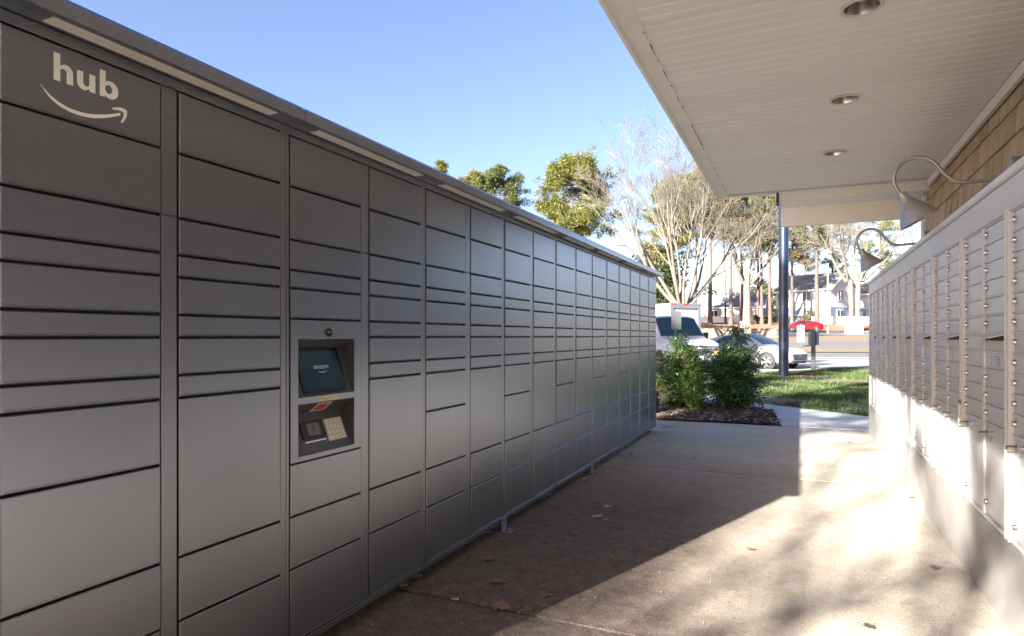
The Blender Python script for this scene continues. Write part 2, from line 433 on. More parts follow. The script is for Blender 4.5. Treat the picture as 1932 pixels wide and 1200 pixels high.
for k in range(8):
    t = thing('parcel_locker', LOCK_LAB[k], 'parcel locker', (LX, Y0 + k*MW, 0), group='parcel locker cabinets in a row')
    lockers.append(t)
    obj('cabinet', cabinet_mesh(True) if k == 1 else CAB, t); can = obj('canopy', CAN, t); obj('light_strip', STRIPM, can)
    sc = obj('spine_cover', SP1, t); obj('spine_cover', SP2, t); obj('lock_plate', PLATE, sc)
    for y in (.07, .92): obj('levelling_foot', FOOT, t, (-.085, y, 0))
    if k in (3, 5): obj('anchor_bracket', BRK, t, (0, .004, 0))
    if k == 7: obj('anchor_bracket', BRK, t, (0, .70, 0))
    for col, (ya, yb) in enumerate(((.017, .456), (.517, .955))):
        zs = list(ROWS)
        if col == 1: zs.remove(.900)
        for z1, z0 in zip(zs, zs[1:]):
            if k == 1 and col == 0 and (z1 <= 1.37 and z0 >= .59): continue
            d = obj('door', door_mesh(yb-ya-2*.002, z1-z0-2*G), t, (rng.uniform(-.0010, .0010), ya+.002, z0+G))
            d.rotation_euler = (0, rng.uniform(-.0035, .0035), rng.uniform(-.004, .004))
            if k == 0 and col == 0 and z1 == 2.083: logo_door = d
    if k == 0: bar('end_panel', -.56, .007, -.030, -.001, .066, 2.118, LOCK, t)  # added outside the view to keep sun off the first door edge
    if k == 1:
        d = obj('door', door_mesh(.435, .80-.594-2*G), t, (0, .019, .594+G))
# logo: rounded lower case letters and a smile that ends in an arrow head, printed flat on the top door
def arcpts(cx, cy, rx, ry, a0, a1, n=14): return [(cx+rx*math.cos(rad(a0+(a1-a0)*i/n)), cy+ry*math.sin(rad(a0+(a1-a0)*i/n))) for i in range(n+1)]
s = .0165; xh = .049; asc = .074
h = [(0, 0), (s, 0), (s, .028)] + arcpts(.0245, .028, .0085, .009, 180, 0, 10)[0:] + [(.033, 0), (.033+s, 0), (.033+s, .030)] + arcpts(.031, .030, .0185, .020, 0, 105, 10) + [(s, .043), (s, asc), (0, asc)]
ux = .060
u_ = [(ux+.0495, xh), (ux+.033, xh), (ux+.033, .021)] + arcpts(ux+.0250, .0205, .0085, .0095, 0, -180, 10) + [(ux+s, xh), (ux, xh), (ux, .019)] + arcpts(ux+.0185, .019, .0185, .020, 180, 285, 10) + [(ux+.0335, .0065), (ux+.0335, 0), (ux+.0495, 0)]
bx_ = .122
b_o = [(bx_, asc), (bx_, 0), (bx_+.0145, 0), (bx_+.0155, .006)] + arcpts(bx_+.030, .0245, .0235, .0255, -110, 110, 20) + [(bx_+s, .0445), (bx_+s, asc)]
b_i = arcpts(bx_+.0255, .0245, .0105, .0125, 0, 360, 20)[:-1]
smile = [(-0.0313, -0.0237), (-0.0205, -0.0352), (-0.0062, -0.0466), (0.0107, -0.0548), (0.028, -0.061), (0.0506, -0.0641), (0.0738, -0.0646), (0.0949, -0.0616), (0.1165, -0.0563), (0.1385, -0.049), (0.1583, -0.0413), (0.1795, -0.0322), (0.1824, -0.0342), (0.1807, -0.0392), (0.1498, -0.0546), (0.1275, -0.0633), (0.1056, -0.0702), (0.0843, -0.0736), (0.0634, -0.0749), (0.043, -0.0734), (0.023, -0.0694), (0.0083, -0.0628), (-0.0062, -0.0543), (-0.0181, -0.043), (-0.0276, -0.0295), (-0.0318, -0.026)]
head = [(0.1583, -0.0234), (0.1726, -0.0175), (0.1853, -0.015), (0.1959, -0.0156), (0.2012, -0.019), (0.2024, -0.026), (0.1994, -0.0396), (0.1941, -0.0498), (0.1871, -0.0583), (0.1836, -0.0588), (0.1836, -0.0554), (0.1888, -0.0446), (0.1918, -0.0351), (0.1918, -0.0283), (0.1871, -0.0253), (0.1755, -0.0251), (0.1611, -0.0286), (0.1583, -0.0267)]
T = Matrix(((0, 0, 1, .0046), (1, 0, 0, .143-.019), (0, 1, 0, 1.984-1.8895), (0, 0, 0, 1)))
obj('printed_logo', glyphs([h, u_, b_o, b_i, smile, head], .0003, T, PRINT, 'printed_logo'), logo_door)

# kiosk: a panel with two sloping recesses, screen above, card reader and keypad below
t = lockers[1]
KIOSK = LOCK; KDARK = M('kiosk_plastic', (.085, .088, .098), .45, metal=.3, bump=.05, bscale=300)
ya, yb, h0, h1 = .0185, .4545, .059, .406
za, zb = .80+G, 1.369-G
def panel_with_holes():
    mb = MB(); Yc = [ya, h0, h1, yb]; Zc = [za, .822, 1.03, 1.056, 1.290, zb]; X = .004
    for i in range(3):
        for j in range(5):
            if i == 1 and j in (1, 3): continue
            mb.quad((X,Yc[i],Zc[j]), (X,Yc[i+1],Zc[j]), (X,Yc[i+1],Zc[j+1]), (X,Yc[i],Zc[j+1]))
    for (p, q) in (((ya,za),(yb,za)), ((yb,za),(yb,zb)), ((yb,zb),(ya,zb)), ((ya,zb),(ya,za))):
        mb.quad((X,*p), (X,*q), (-.018,*q), (-.018,*p))
    me = mb.mesh('kiosk_panel', LOCK, fix=False); return me
kp = obj('kiosk_panel', panel_with_holes(), t)
def recess(zb_, zt, dx, zm):
    """sloping back from the front lower edge to (dx, zm), then a lip that returns to the front upper edge"""
    mb = MB(); B = [(.0035, zb_), (-.004, zb_+.006), (dx, zm), (.0035, zt)]
    for (x0, z0), (x1, z1) in zip(B, B[1:]): mb.quad((x0,h0,z0), (x0,h1,z0), (x1,h1,z1), (x1,h0,z1))
    for y in (h0, h1): mb.quad(*[(x, y, z) for x, z in B])
    return mb.mesh('recess', KDARK, fix=False)
obj('screen_recess', recess(1.056, 1.290, -.070, 1.252), kp)
obj('keypad_recess', recess(.822, 1.03, -.066, .980), kp)
def slope(x0, z0, x1, z1):
    a = Vector((x1-x0, 0, z1-z0)).normalized(); n = Vector((a.z, 0, -a.x))
    def f(y, q, out=0.): p = Vector((x0, y, z0)) + a*q + n*out; return tuple(p)
    f.a = a; f.n = n
    return f
def slab_on(f, y0, y1, q0, q1, o0, o1):
    mb = MB(); V = [f(y, q, o) for o in (o0, o1) for y, q in ((y0,q0),(y1,q0),(y1,q1),(y0,q1))]
    return mb.add(V, [(3,2,1,0),(4,5,6,7),(0,1,5,4),(1,2,6,5),(2,3,7,6),(3,0,4,7)])
def on(f, y, q, out):
    return Matrix(((0, f.a.x, f.n.x, f(y,q,out)[0]), (1, 0, 0, y), (0, f.a.z, f.n.z, f(y,q,out)[2]), (0,0,0,1)))
fs = slope(-.004, 1.062, -.070, 1.252)
scr = put('screen', slab_on(fs, .098, .366, .004, .196, .0004, .006), M('screen_bezel', (.012, .013, .016), .25), t)
put('display', slab_on(fs, .110, .354, .014, .186, .006, .0064), M('dark_teal_display', (.003, .012, .018), .16, emit=((.006, .05, .075), .03)), scr)
FAINT = M('faint_print', (.10, .14, .16), .5, emit=((.10, .16, .19), .16))
obj('display_word', text_mesh('amazon', .030, on(fs, .235, .107, .0066), FAINT, 'display_word', .0001), scr)
sm = [(x*.036, -.012 - .010*math.cos(x*1.5) - .0) for x in [i/8-1 for i in range(17)]]
sm2 = [(x, y+.0035*(1-abs(x)/.036)+.0004) for x, y in sm][::-1]
obj('display_smile', glyphs([[(x, y+.004) for x, y in sm + sm2]], .0001, on(fs, .237, .107, .0066), FAINT, 'display_smile'), scr)
fk = slope(-.004, .828, -.066, .980)
KEYP = M('beige_keypad', (.64, .60, .52), .55); KEYT = M('keypad_ink', (.10, .08, .07), .6); KEYB = M('beige_key', (.70, .66, .58), .5)
pad = put('keypad', slab_on(fk, .262, .374, .030, .126, .0004, .004), KEYP, t)
chars = ['1','2','3','', '4','5','6','', '7','8','9','', '*','0','#','']
for i, ch in enumerate(chars):
    r, c = divmod(i, 4); y0 = .2665 + c*.0252; q1 = .1215 - r*.0230; wd = .021 if c < 3 else .0285
    key = put('key', slab_on(fk, y0, y0+wd, q1-.018, q1, .004, .0062), KEYB, pad)
    put('key_edge', slab_on(fk, y0-.0012, y0+wd+.0012, q1-.0192, q1+.0012, .004, .0044), KEYT, pad)
    if ch: obj('key_digit', text_mesh(ch, .015, on(fk, y0+wd*.55, q1-.0145, .0064), KEYT, 'key_digit', .0001), pad)
    else: put('key_digit', slab_on(fk, y0+.006, y0+wd-.004, q1-.010, q1-.007, .0062, .0066), KEYT, pad)
rd = put('card_reader', slab_on(fk, .118, .252, .052, .128, .0004, .006), M('reader_black', (.025, .027, .033), .35), t)
put('reader_window', slab_on(fk, .150, .222, .066, .118, .006, .0085), M('reader_grey', (.14, .15, .165), .3), rd)
put('reader_slot', slab_on(fk, .152, .224, .058, .0655, .006, .0075), M('reader_blue', (.03, .035, .09), .4), rd)
def ring(cy, cz, r0, r1): return [arcpts(cy, cz, r1, r1, 0, 360, 18)[:-1], arcpts(cy, cz, r0, r0, 0, 360, 18)[:-1]]
obj('reader_symbol', glyphs(ring(0, .008, .005, .0072) + ring(0, -.008, .006, .0085), .0002, on(fk, .186, .093, .0087), M('reader_ink', (.02,.02,.02), .5), 'reader_symbol'), rd)
put('notice_strip', slab_on(fk, .125, .250, .040, .0455, .0004, .0012), PRINT, t)
red = put('red_label', slab_on(slope(-.066, .980, .0035, 1.03), .185, .272, .012, .076, .0004, .0012), M('label_white', (.62, .56, .52), .5), t)
put('label_print', slab_on(slope(-.066, .980, .0035, 1.03), .195, .262, .020, .066, .0012, .0016), M('label_red', (.50, .05, .03), .5), red)
mb = MB(); mb.box(.0042, .0050, .185, .295, 1.0345, 1.0515); lb = put('notice_label', mb, M('label_cream', (.60, .52, .36), .6), t)
mb = MB()
for a in range(9): mb.box(.0051, .0053, .192+a*.011, .199+a*.011, 1.039, 1.047)
put('label_print', mb, M('label_ink', (.36, .28, .16), .6), lb)
mt = Matrix.Translation((.004, .238, 1.317)) @ Matrix.Rotation(rad(90), 4, 'Y')
mb = MB(); mb.lathe([(.0175, 0), (.0175, .004), (.015, .006)], 20, mt); dm = put('camera_housing', mb, RUBBER, t, smooth=True)
mb = MB(); mb.lathe([(.0145, .005), (.0125, .012), (.008, .017), (.0, .019)], 20, mt); put('camera_dome', mb, M('smoked_dome', (.012, .012, .014), .06, coat=.6), dm, smooth=True)

# ------------------------------------------------------------------ clubhouse: shingled wall, soffit, beams, roof
WX = 1.28; SZ = 3.01; SE = -.911
bd = thing('building', 'tan shingled building with a deep cream soffit over the walkway', 'building', (WX, 0, 0))
def bput(name, mb, m, smooth=False):
    o = put(name, mb, m, bd, (-WX, 0, 0), smooth=smooth); return o
mb = MB(); mb.box(WX+.03, 9.5, -7, 8.56, -.02, 3.2); wall = bput('wall', mb, M('tan_sheathing', (.16, .115, .07), .9))
# individual cedar shingles in rows, butt ends thicker than the heads, laid with uneven gaps
rs = random.Random(11)
SHM = {}
def shingle_mesh(wd):
    k = round(wd, 2)
    if k not in SHM:
        mb = MB(); H = .215
        mb.add([(.03,0,0),(.03,k-.004,0),(.006,0,0),(.006,k-.004,0),(.029,0,H),(.029,k-.004,H),(.022,0,H),(.022,k-.004,H)],
               [(2,3,1,0),(4,5,7,6),(0,1,5,4),(3,2,6,7),(2,0,4,6),(1,3,7,5)])
        SHM[k] = mb.mesh('shingle', SHING)
    return SHM[k]
for r in range(6):
    y = 2.2 + rs.uniform(0, .1); z = 1.885 + r*.187
    while y < 8.45:
        wd = round(rs.choice([.10, .12, .13, .15, .17, .19]), 2); wd = min(wd, round(8.46-y, 2))
        if wd > .03: obj('shingle', shingle_mesh(wd), bd, (rs.uniform(-.004, .003), y, z + rs.uniform(-.004, .004)))
        y += wd
far = MB()
for r in range(6):
    y = -6.9; z = 1.885 + r*.187
    while y < 2.15:
        wd = rs.choice([.12, .15, .18]); x = WX + rs.uniform(-.003, .003)
        far.add([(x+.03,y,z),(x+.03,y+wd-.004,z),(x+.006,y,z),(x+.006,y+wd-.004,z),(x+.029,y,z+.215),(x+.029,y+wd-.004,z+.215),(x+.022,y,z+.215),(x+.022,y+wd-.004,z+.215)],
                [(2,3,1,0),(4,5,7,6),(0,1,5,4),(3,2,6,7),(2,0,4,6),(1,3,7,5)]); y += wd
o = bput('shingle_rows', far, SHING); o['kind'] = 'stuff'
mb = MB(); mb.box(WX-.03, WX-.001, -6.9, 8.19, SZ-.085, SZ-.003); bput('frieze_board', mb, TRIM)
mb = MB(); mb.box(WX-.022, WX+.12, 8.47, 8.60, 0, 2.90); bput('corner_board', mb, M('white_corner_trim', (.70, .70, .70), .5))
# soffit: grooved vinyl lengths, each its own piece
def soffit_mesh(wd=.3048, x0=SE+.11, x1=WX-.031):
    mb = MB(); prof = []
    for i in range(3):
        a = i*wd/3
        prof += [(a, 0), (a+.040, 0), (a+.046, .007), (a+.054, .007), (a+.060, 0)]
    prof.append((wd, 0)); n = len(prof)
    for x in (x0, x1):
        for y, z in prof: mb.v.append((x, y, z))
    for i in range(n-1): mb.f.append((i, n+i, n+i+1, i+1)); mb.m.append(0)
    mb.add([(x0, .001, 0), (x1, .001, 0), (x1, .001, .014), (x0, .001, .014)], [(0,1,2,3)])
    return mb.mesh('soffit_panel', SOFF, fix=False)
SOFM = soffit_mesh()
LIGHTS = [(.29, 3.75), (.29, 5.16), (.29, 6.62)]
def soffit_cut(y0, wd=.3048, x0=SE+.11, x1=WX-.031):
    # the same length with a round opening where a downlight sits (its trim ring covers the cut edge)
    prof = []
    for i in range(3):
        a = i*wd/3
        prof += [(a, 0), (a+.040, 0), (a+.046, .007), (a+.054, .007), (a+.060, 0)]
    prof.append((wd, 0)); P2 = []
    for (a, za), (c, zc) in zip(prof, prof[1:]):
        n = max(1, int((c-a)/.0055)); P2 += [(a+(c-a)*i/n, za+(zc-za)*i/n) for i in range(n)]
    P2.append(prof[-1])
    xs = [x0, .18] + [.18 + .0055*i for i in range(1, 41)] + [x1]
    mb = MB(); n = len(P2); mb.v = [(x, y, z) for x in xs for y, z in P2]
    for j in range(len(xs)-1):
        for i in range(n-1):
            cx, cy = (xs[j]+xs[j+1])/2, y0 + (P2[i][0]+P2[i+1][0])/2
            if any(math.hypot(cx-a, cy-c) < .094 for a, c in LIGHTS): continue
            mb.f.append((j*n+i, (j+1)*n+i, (j+1)*n+i+1, j*n+i+1)); mb.m.append(0)
    return mb.mesh('soffit_panel', SOFF, fix=False)
y = -6.9; i = 0
while y < 8.1:
    wd = min(.3048, 8.195-y)
    hit = any(y-.11 < c < y+wd+.11 for a, c in LIGHTS)
    obj('soffit_panel', soffit_cut(y) if hit else SOFM if wd > .30 else soffit_mesh(wd), bd, (-WX, y, SZ + (.0008 if i % 2 else 0))); y += .3048; i += 1
mb = MB(); mb.box(SE, SE+.112, -6.9, 8.2, SZ-.004, SZ+.018); edge = bput('soffit_edge', mb, TRIM)
mb = MB(); y = 2.0
while y < 8.1:
    ln = rs.uniform(.02, .12)
    if rs.random() < .55: mb.box(SE+.108, SE+.108+rs.uniform(.003, .008), y, y+ln, SZ-.0062, SZ-.0045)
    y += ln + rs.uniform(.0, .05)
o = put('soffit_dirt', mb, M('grime', (.16, .11, .07), .9), edge); o['kind'] = 'stuff'
mb = MB(); mb.box(SE-.022, SE-.001, -6.95, 8.22, SZ-.012, SZ+.20); bput('fascia', mb, TRIM)
mb = MB(); mb.box(SE, WX+1, 8.2, 8.22, SZ-.012, SZ+.2); bput('end_fascia', mb, TRIM)
mb = MB(); mb.box(SE, WX+.1, -6.9, 8.19, SZ+.13, SZ+.17); bput('roof_deck', mb, TRIM)
mb = MB(); pr = [(SE-.06, 3.20), (4.6, 5.0), (10.2, 3.2), (10.2, 3.32), (4.6, 5.14), (SE-.06, 3.32)]
mb.prism([(x, -7.2, z) for x, z in pr], (0, 15.55, 0)); bput('roof', mb, ROOFM)
mb = MB(); mb.prism([(SE+.3, 8.3, 3.21), (10, 8.3, 3.21), (4.6, 8.3, 4.96)], (0, .04, 0)); bput('gable_wall', mb, M('tan_gable', (.27, .20, .13), .8, var=.2))
hb = MB(); hb.box(-.225, WX+.012, 8.2215, 8.262, 2.905, SZ+.12); bput('header_beam', hb, TRIM)
hb = MB(); hb.box(-.225, 3.0, 8.64, 8.70, 2.675, 2.94); bput('header_beam', hb, TRIM)
for q in range(11):
    hb = MB(); x0 = -.222 + q*.148; hb.box(x0+.002, x0+.1455, 8.265, 8.638, 2.909, 2.915); put('soffit_board', hb, SOFF, bd, (-WX, 0, 0))
hb = MB(); hb.box(-.262, -.236, 8.20, 8.235, 2.86, 3.02); bput('downspout_strap', hb, RUBBER)
# recessed downlights
for i, (y, lab) in enumerate(((3.75, 'largest round recessed downlight, at the top edge of the photo'), (5.16, 'middle one of the three round recessed downlights in the soffit'), (6.62, 'farthest of the three round recessed downlights, nearest the gooseneck lamp'))):
    dl = thing('ceiling_light', lab, 'downlight', (.29, y, SZ), group='recessed downlights in the soffit')
    mb = MB(); mb.lathe([(.101, -.001), (.104, -.006), (.088, -.009), (.083, -.004)], 36); put('trim_ring', mb, M('white_ring', (.66, .64, .60), .4), dl, smooth=True)
    mb = MB(); mb.lathe([(.083, -.004), (.078, .02), (.066, .07), (.05, .10), (.0, .102)], 36); put('reflector', mb, M('brushed_reflector', (.50, .46, .41), .28, metal=1), dl, smooth=True)
    mb = MB(); mb.lathe([(.0, .03), (.02, .034), (.032, .05), (.034, .07), (.02, .095)], 20); put('bulb', mb, M('dull_bulb', (.42, .40, .36), .3), dl, smooth=True)
# gooseneck lamps
def gooseneck(y, lab):
    t = thing('wall_lamp', lab, 'lamp', (WX, y, 2.367), group='gooseneck lamps above the mailboxes')
    m = Matrix.Rotation(rad(-90), 4, 'Y')
    mb = MB(); mb.lathe([(.0, .085), (.055, .085), (.062, .078), (.062, .0), (.0, .0)], 28, m); put('wall_canopy', mb, LAMPM, t, smooth=True)
    ax = [(-0.085, -0.067), (-0.2, -0.071), (-0.3, -0.075), (-0.37, -0.062), (-0.43, -0.007), (-0.475, 0.058), (-0.53, 0.105), (-0.6, 0.115), (-0.665, 0.088), (-0.705, 0.028), (-0.71, -0.037), (-0.69, -0.092), (-0.668, -0.129)]
    pts = []
    for i in range(len(ax)-1):                                      # Catmull-Rom through the bends
        p0, p1, p2, p3 = (Vector(ax[max(0, min(len(ax)-1, i+d))]) for d in (-1, 0, 1, 2))
        for q in range(4):
            u = q/4; pts.append(.5*((2*p1) + (p2-p0)*u + (2*p0-5*p1+4*p2-p3)*u*u + (3*p1-p0-3*p2+p3)*u**3))
    pts.append(Vector(ax[-1]))
    mb = MB(); mb.tube([(p.x, 0, p.y) for p in pts], .0125, 10); mb.cyl((-.062, 0, -.066), (-.10, 0, -.067), .020, .017, 12)
    put('arm', mb, LAMPM, t, smooth=True)
    sh = Matrix.Translation((-.667, 0, -.118)) @ Matrix.Rotation(rad(-29), 4, 'Y') @ Matrix.Scale(.92, 4)
    mb = MB(); mb.lathe([(.0, .012), (.028, .008), (.034, -.012), (.036, -.045), (.06, -.085), (.10, -.155), (.128, -.215), (.134, -.226), (.130, -.227), (.094, -.155), (.05, -.085), (.0, -.06)], 32, sh)
    s = put('lamp_shade', mb, LAMPM, t, smooth=True)
    mb = MB(); mb.lathe([(.0, -.07), (.018, -.075), (.028, -.105), (.026, -.13), (.0, -.145)], 16, sh); put('bulb', mb, M('lamp_glass', (.7, .68, .62), .2), s, smooth=True)
    mb = MB(); p = sh @ Vector((-.034, 0, -.015)); mb.cyl(p - Vector((0, .016, 0)), p + Vector((0, .016, 0)), .012, n=10); put('set_screw', mb, LAMPM, s, smooth=True)
    return t
gooseneck(4.93, 'nearer grey gooseneck lamp with a cone shade over the mailboxes')
gooseneck(8.0, 'farther grey gooseneck lamp, seen against the bare trees')

# ------------------------------------------------------------------ mailbox wall
MX = .843
ms = thing('mailbox_surround', 'long pale surround with a plinth and fascia that frames the mailbox cabinets', 'mailbox surround', (MX, 6.2, 0))
def mput(name, mb, m): return put(name, mb, m, ms, (-MX, -6.2, 0))
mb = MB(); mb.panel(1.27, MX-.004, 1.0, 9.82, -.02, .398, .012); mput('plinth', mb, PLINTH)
mb = MB(); mb.box(MX+.03, 1.27, 1.0, 9.81, .40, 1.99); mput('body', mb, MAILF)
mb = MB(); mb.panel(1.26, MX-.002, 1.0, 9.82, 1.87, 1.998, .003); mput('fascia', mb, MAILF)
mb = MB(); mb.panel(1.26, MX-.022, 1.0, 9.83, 2.0, 2.036, .006); mput('cap', mb, M('pale_cap', (.72, .72, .71), .5, var=.05, vscale=3))
mb = MB(); mb.panel(MX+.03, MX-.002, 9.56, 9.815, .401, 1.869, .003); mput('end_panel', mb, MAILF)
UW = .875; UY = 2.565
MD = {}
def mdoor(wd, ht):
    k = (round(wd, 3), round(ht, 3))
    if k not in MD:
        mb = MB(); mb.panel(.012, .0, 0, wd, 0, ht, .0025); MD[k] = mb.mesh('door', MAILP)
    return MD[k]
mb = MB(); mt = Matrix.Rotation(rad(-90), 4, 'Y')
mb.lathe([(.0130, 0), (.0130, .010), (.0105, .0135), (.006, .0140), (.0, .0140)], 14, mt); mb.box(-.0148, -.0139, -.0012, .0012, -.007, .007)
LOCKM = mb.mesh('lock', CHROME, smooth=True)
mb = MB(); mb.lathe([(.0155, 0), (.0155, .006), (.0115, .008), (.0115, .036), (.009, .038), (.0, .038)], 14, mt); KNOB = mb.mesh('parcel_lock', CHROME, smooth=True)
mb = MB()
RIM0, RIM1 = .022, .865; A0, A1, B0, B1 = .068, .432, .480, .842
TOP, BOT = 1.862, .404; PZ = .874
for a, c in ((RIM0, RIM0+.018), (RIM1-.018, RIM1)): mb.panel(.03, -.020, a, c, BOT, TOP, .003)
mb.panel(.03, -.018, RIM0+.0182, RIM1-.0182, TOP-.016, TOP, .003); mb.panel(.03, -.014, RIM0+.0182, RIM1-.0182, BOT, BOT+.014, .003)
for a, c in ((RIM0+.0182, A0-.003), (A1+.003, B0-.003), (B1+.003, RIM1-.0182)): mb.panel(.03, -.0085, a, c, BOT+.0145, TOP-.0165, .002)
mb.panel(.03, .0, .001, RIM0-.001, BOT, TOP+.006, .002); mb.panel(.03, .0, RIM1+.001, UW-.0005, BOT, TOP+.006, .002)
for a, c, skip in ((A0, A1, (6,)), (B0, B1, ())):
    for r in range(12):
        z = TOP-.0185 - r*.0880
        mb.panel(.03, -.0075, a-.002, c+.002, z-.0042, z+.0028, .001)
mb.cur = 1; mb.box(.014, .028, A0-.002, B1+.002, BOT+.015, TOP-.017)
UNIT = mb.mesh('frame', [MAILF, M('mail_gap', (.10, .095, .09), .7)])
mb = MB(); mb.add([(-.001, A0-.002, 1.3145), (-.001, A1+.002, 1.3145), (-.068, A0-.002, 1.296), (-.068, A1+.002, 1.296), (-.001, A0-.002, 1.3095), (-.001, A1+.002, 1.3095), (-.068, A0-.002, 1.291), (-.068, A1+.002, 1.291)],
       [(0,1,3,2),(5,4,6,7),(2,3,7,6),(0,2,6,4),(3,1,5,7),(1,0,4,5)]); HOOD = mb.mesh('mail_slot_hood', MAILF)
mb = MB(); mb.box(-.0005, .012, A0, A1, 1.283, 1.3085); SLOT = mb.mesh('mail_slot', M('slot_black', (.012, .012, .012), .6))
mb = MB(); mb.cyl((0, 0, 0), (-.002, 0, 0), .0035, n=8); HOLE = mb.mesh('screw_hole', M('hole_dark', (.06, .05, .05), .6))
mb = MB(); mb.box(0, -.0015, 0, .072, 0, .018); TAG = mb.mesh('number_tag', M('grey_tag', (.34, .35, .36), .5))
MAIL_LAB = ['nearest mailbox cabinet, cut off by the right edge of the photo',
 'second mailbox cabinet from the camera, with a small blue flag label under its slot',
 'third mailbox cabinet from the camera, with a grey notice under its slot',
 'fourth mailbox cabinet from the camera, just past the one with a grey notice',
 'fifth mailbox cabinet from the camera along the pale wall', 'sixth mailbox cabinet from the camera along the pale wall',
 'seventh mailbox cabinet from the camera, next to last along the pale wall', 'farthest mailbox cabinet, at the end beside the footpath']
for k in range(8):
    t = thing('mailbox_cabinet', MAIL_LAB[k], 'mailbox cabinet', (MX, UY + k*UW, 0), group='mailbox cabinets in the pale wall')
    obj('frame', UNIT, t)
    rowz = [TOP-.0185 - r*.0880 for r in range(12)]
    for col, (a, c) in enumerate(((A0, A1), (B0, B1))):
        for r in range(11):
            z1, z0 = rowz[r]-.0045, rowz[r+1]+.0035
            if col == 0 and r == 6:
                continue
            x = rng.uniform(-.001, .001)
            d = obj('door', mdoor(c-a, z1-z0), t, (x, a, z0)); d.rotation_euler = (0, 0, rng.uniform(-.003, .003))
            if col == 0 and r == 7:
                if k in (1, 2, 3, 4, 5):
                    mb = MB(); cc = (.30, .42, .62) if k == 1 else (.60, .62, .64)
                    mb.box(0, -.0012, .11, .215, .014, .066); lb = put('mail_label', mb, M('blue_label', (.36, .46, .62), .5) if k == 1 else M('grey_label', (.66, .67, .68), .5), d)
                    mb = MB()
                    if k == 1:
                        mb.box(-.0014, -.0017, .112, .158, .024, .058); put('label_print', mb, M('flag_red', (.62, .30, .28), .5), d)
                        for q in range(3):
                            mb = MB(); mb.box(-.0014, -.0017, .165, .208, .026+q*.012, .030+q*.012); put('label_print', mb, PRINT, d)
                    else:
                        for q in range(5): mb.box(-.0014, -.0017, .12+.017*(q % 2)+.01*q, .135+.017*(q % 2)+.01*q, .020+q*.008, .026+q*.008)
                        put('label_print', mb, M('label_grey', (.30, .31, .33), .5), d)
                    for q in ((.255, .03), (.255, .055), (.035, .04)): obj('screw_hole', HOLE, d, (0, q[0], q[1]))
            elif not (col == 0 and r == 6):
                obj('lock', LOCKM, d, (-.0005, c-a-.026, (z1-z0)*.56))
        z1, z0 = rowz[11]-.0045, BOT+.018
        d = obj('parcel_door', mdoor(c-a, z1-z0), t, (0, a, z0))
        obj('parcel_lock', KNOB, d, (0, c-a-.035, z1-z0-.050)); obj('lock', LOCKM, d, (0, c-a-.030, .060))
        for q in ((-.075, -.035), (-.095, -.055), (-.075, -.075), (-.11, -.03)): obj('screw_hole', HOLE, d, (0, c-a+q[0]-.02, z1-z0+q[1]))
    obj('mail_slot_hood', HOOD, t); obj('mail_slot', SLOT, t)
    mb = MB(); mb.panel(.012, .0, A0, A1, rowz[7]+.0035, 1.2815, .002); put('slot_panel', mb, MAILP, t)
    if k in (0, 1, 2, 3): obj('number_tag', TAG, t, (-.0045, .78, .372))
    if k == 1:
        mb = MB(); mb.box(-.034, -.020, .866, .876, .80, .92); put('hasp', mb, M('worn_hasp', (.55, .50, .42), .5, metal=.4), t)
        mb = MB()
        for q in range(4): mb.box(-.03, -.021, .858+.006*q, .864+.006*q, .925+.004*(q % 2), .935+.004*(q % 3))
        put('rust_spot', mb, RUST, t)
# ------------------------------------------------------------------ trees
def bark(name, c1, c2): return M(name, c1, .9, var=.2, vscale=5, col2=c2, bump=.7, bscale=25)
BARKP = bark('pine_bark', (.055, .042, .037), (.105, .08, .066)); BARKB = bark('pale_bark', (.09, .078, .064), (.15, .13, .108)); TWIG = bark('pale_twig', (.095, .083, .068), (.15, .132, .11))
NEED1 = leafmat('pine_needles_warm', (.085, .100, .018), (.150, .145, .032), .9)
NEED2 = leafmat('pine_needles_deep', (.045, .065, .020), (.095, .105, .030), .9)
NEED3 = leafmat('dry_foliage', (.10, .085, .042), (.16, .13, .068), .7)
def limb(mb, p, d, L, r0, r1, rng, n=6, sides=5, wob=.12, up=.0):
    pts = [p.copy()]; rr = [r0]; d = d.normalized()
    for i in range(n):
        d = (d + Vector((rng.uniform(-1,1), rng.uniform(-1,1), rng.uniform(-1,1)))*wob + Vector((0,0,up))).normalized()
        pts.append(pts[-1] + d*(L/n)); rr.append(r0 + (r1-r0)*(i+1)/n)
    mb.tube(pts, rr, sides, caps=False)
    return pts, rr
def side_dir(d, ang, rng):
    a = d.orthogonal().normalized(); b = d.cross(a).normalized(); t = rng.uniform(0, 2*math.pi)
    return (d*math.cos(ang) + (a*math.cos(t) + b*math.sin(t))*math.sin(ang)).normalized()
def branch(mbs, p, d, L, r, lev, maxlev, rng, up=.05, ratio=.62, nch=(3, 5), rmin=.010, ang=(25, 55), wob=.10):
    mb = mbs[0] if lev <= 1 else mbs[1]
    n = 7 if lev == 0 else 5 if lev < 3 else 3
    pts, rr = limb(mb, p, d, L, r, max(r*.35, rmin*.7), rng, n, 7 if lev == 0 else 5 if lev < 2 else 3, wob, up)
    if lev >= maxlev: return
    for c in range(rng.randint(*nch)):
        t = rng.uniform(.28, .98); i = min(int(t*n), n-1); f = t*n - i
        q = pts[i].lerp(pts[i+1], f); dd = (pts[i+1]-pts[i]).normalized()
        branch(mbs, q, side_dir(dd, rad(rng.uniform(*ang)), rng), L*ratio*rng.uniform(.65, 1.15)*(1.15-.4*t), max(rr[i]*rng.uniform(.45, .65), rmin), lev+1, maxlev, rng, up, ratio, nch, rmin, ang, wob)
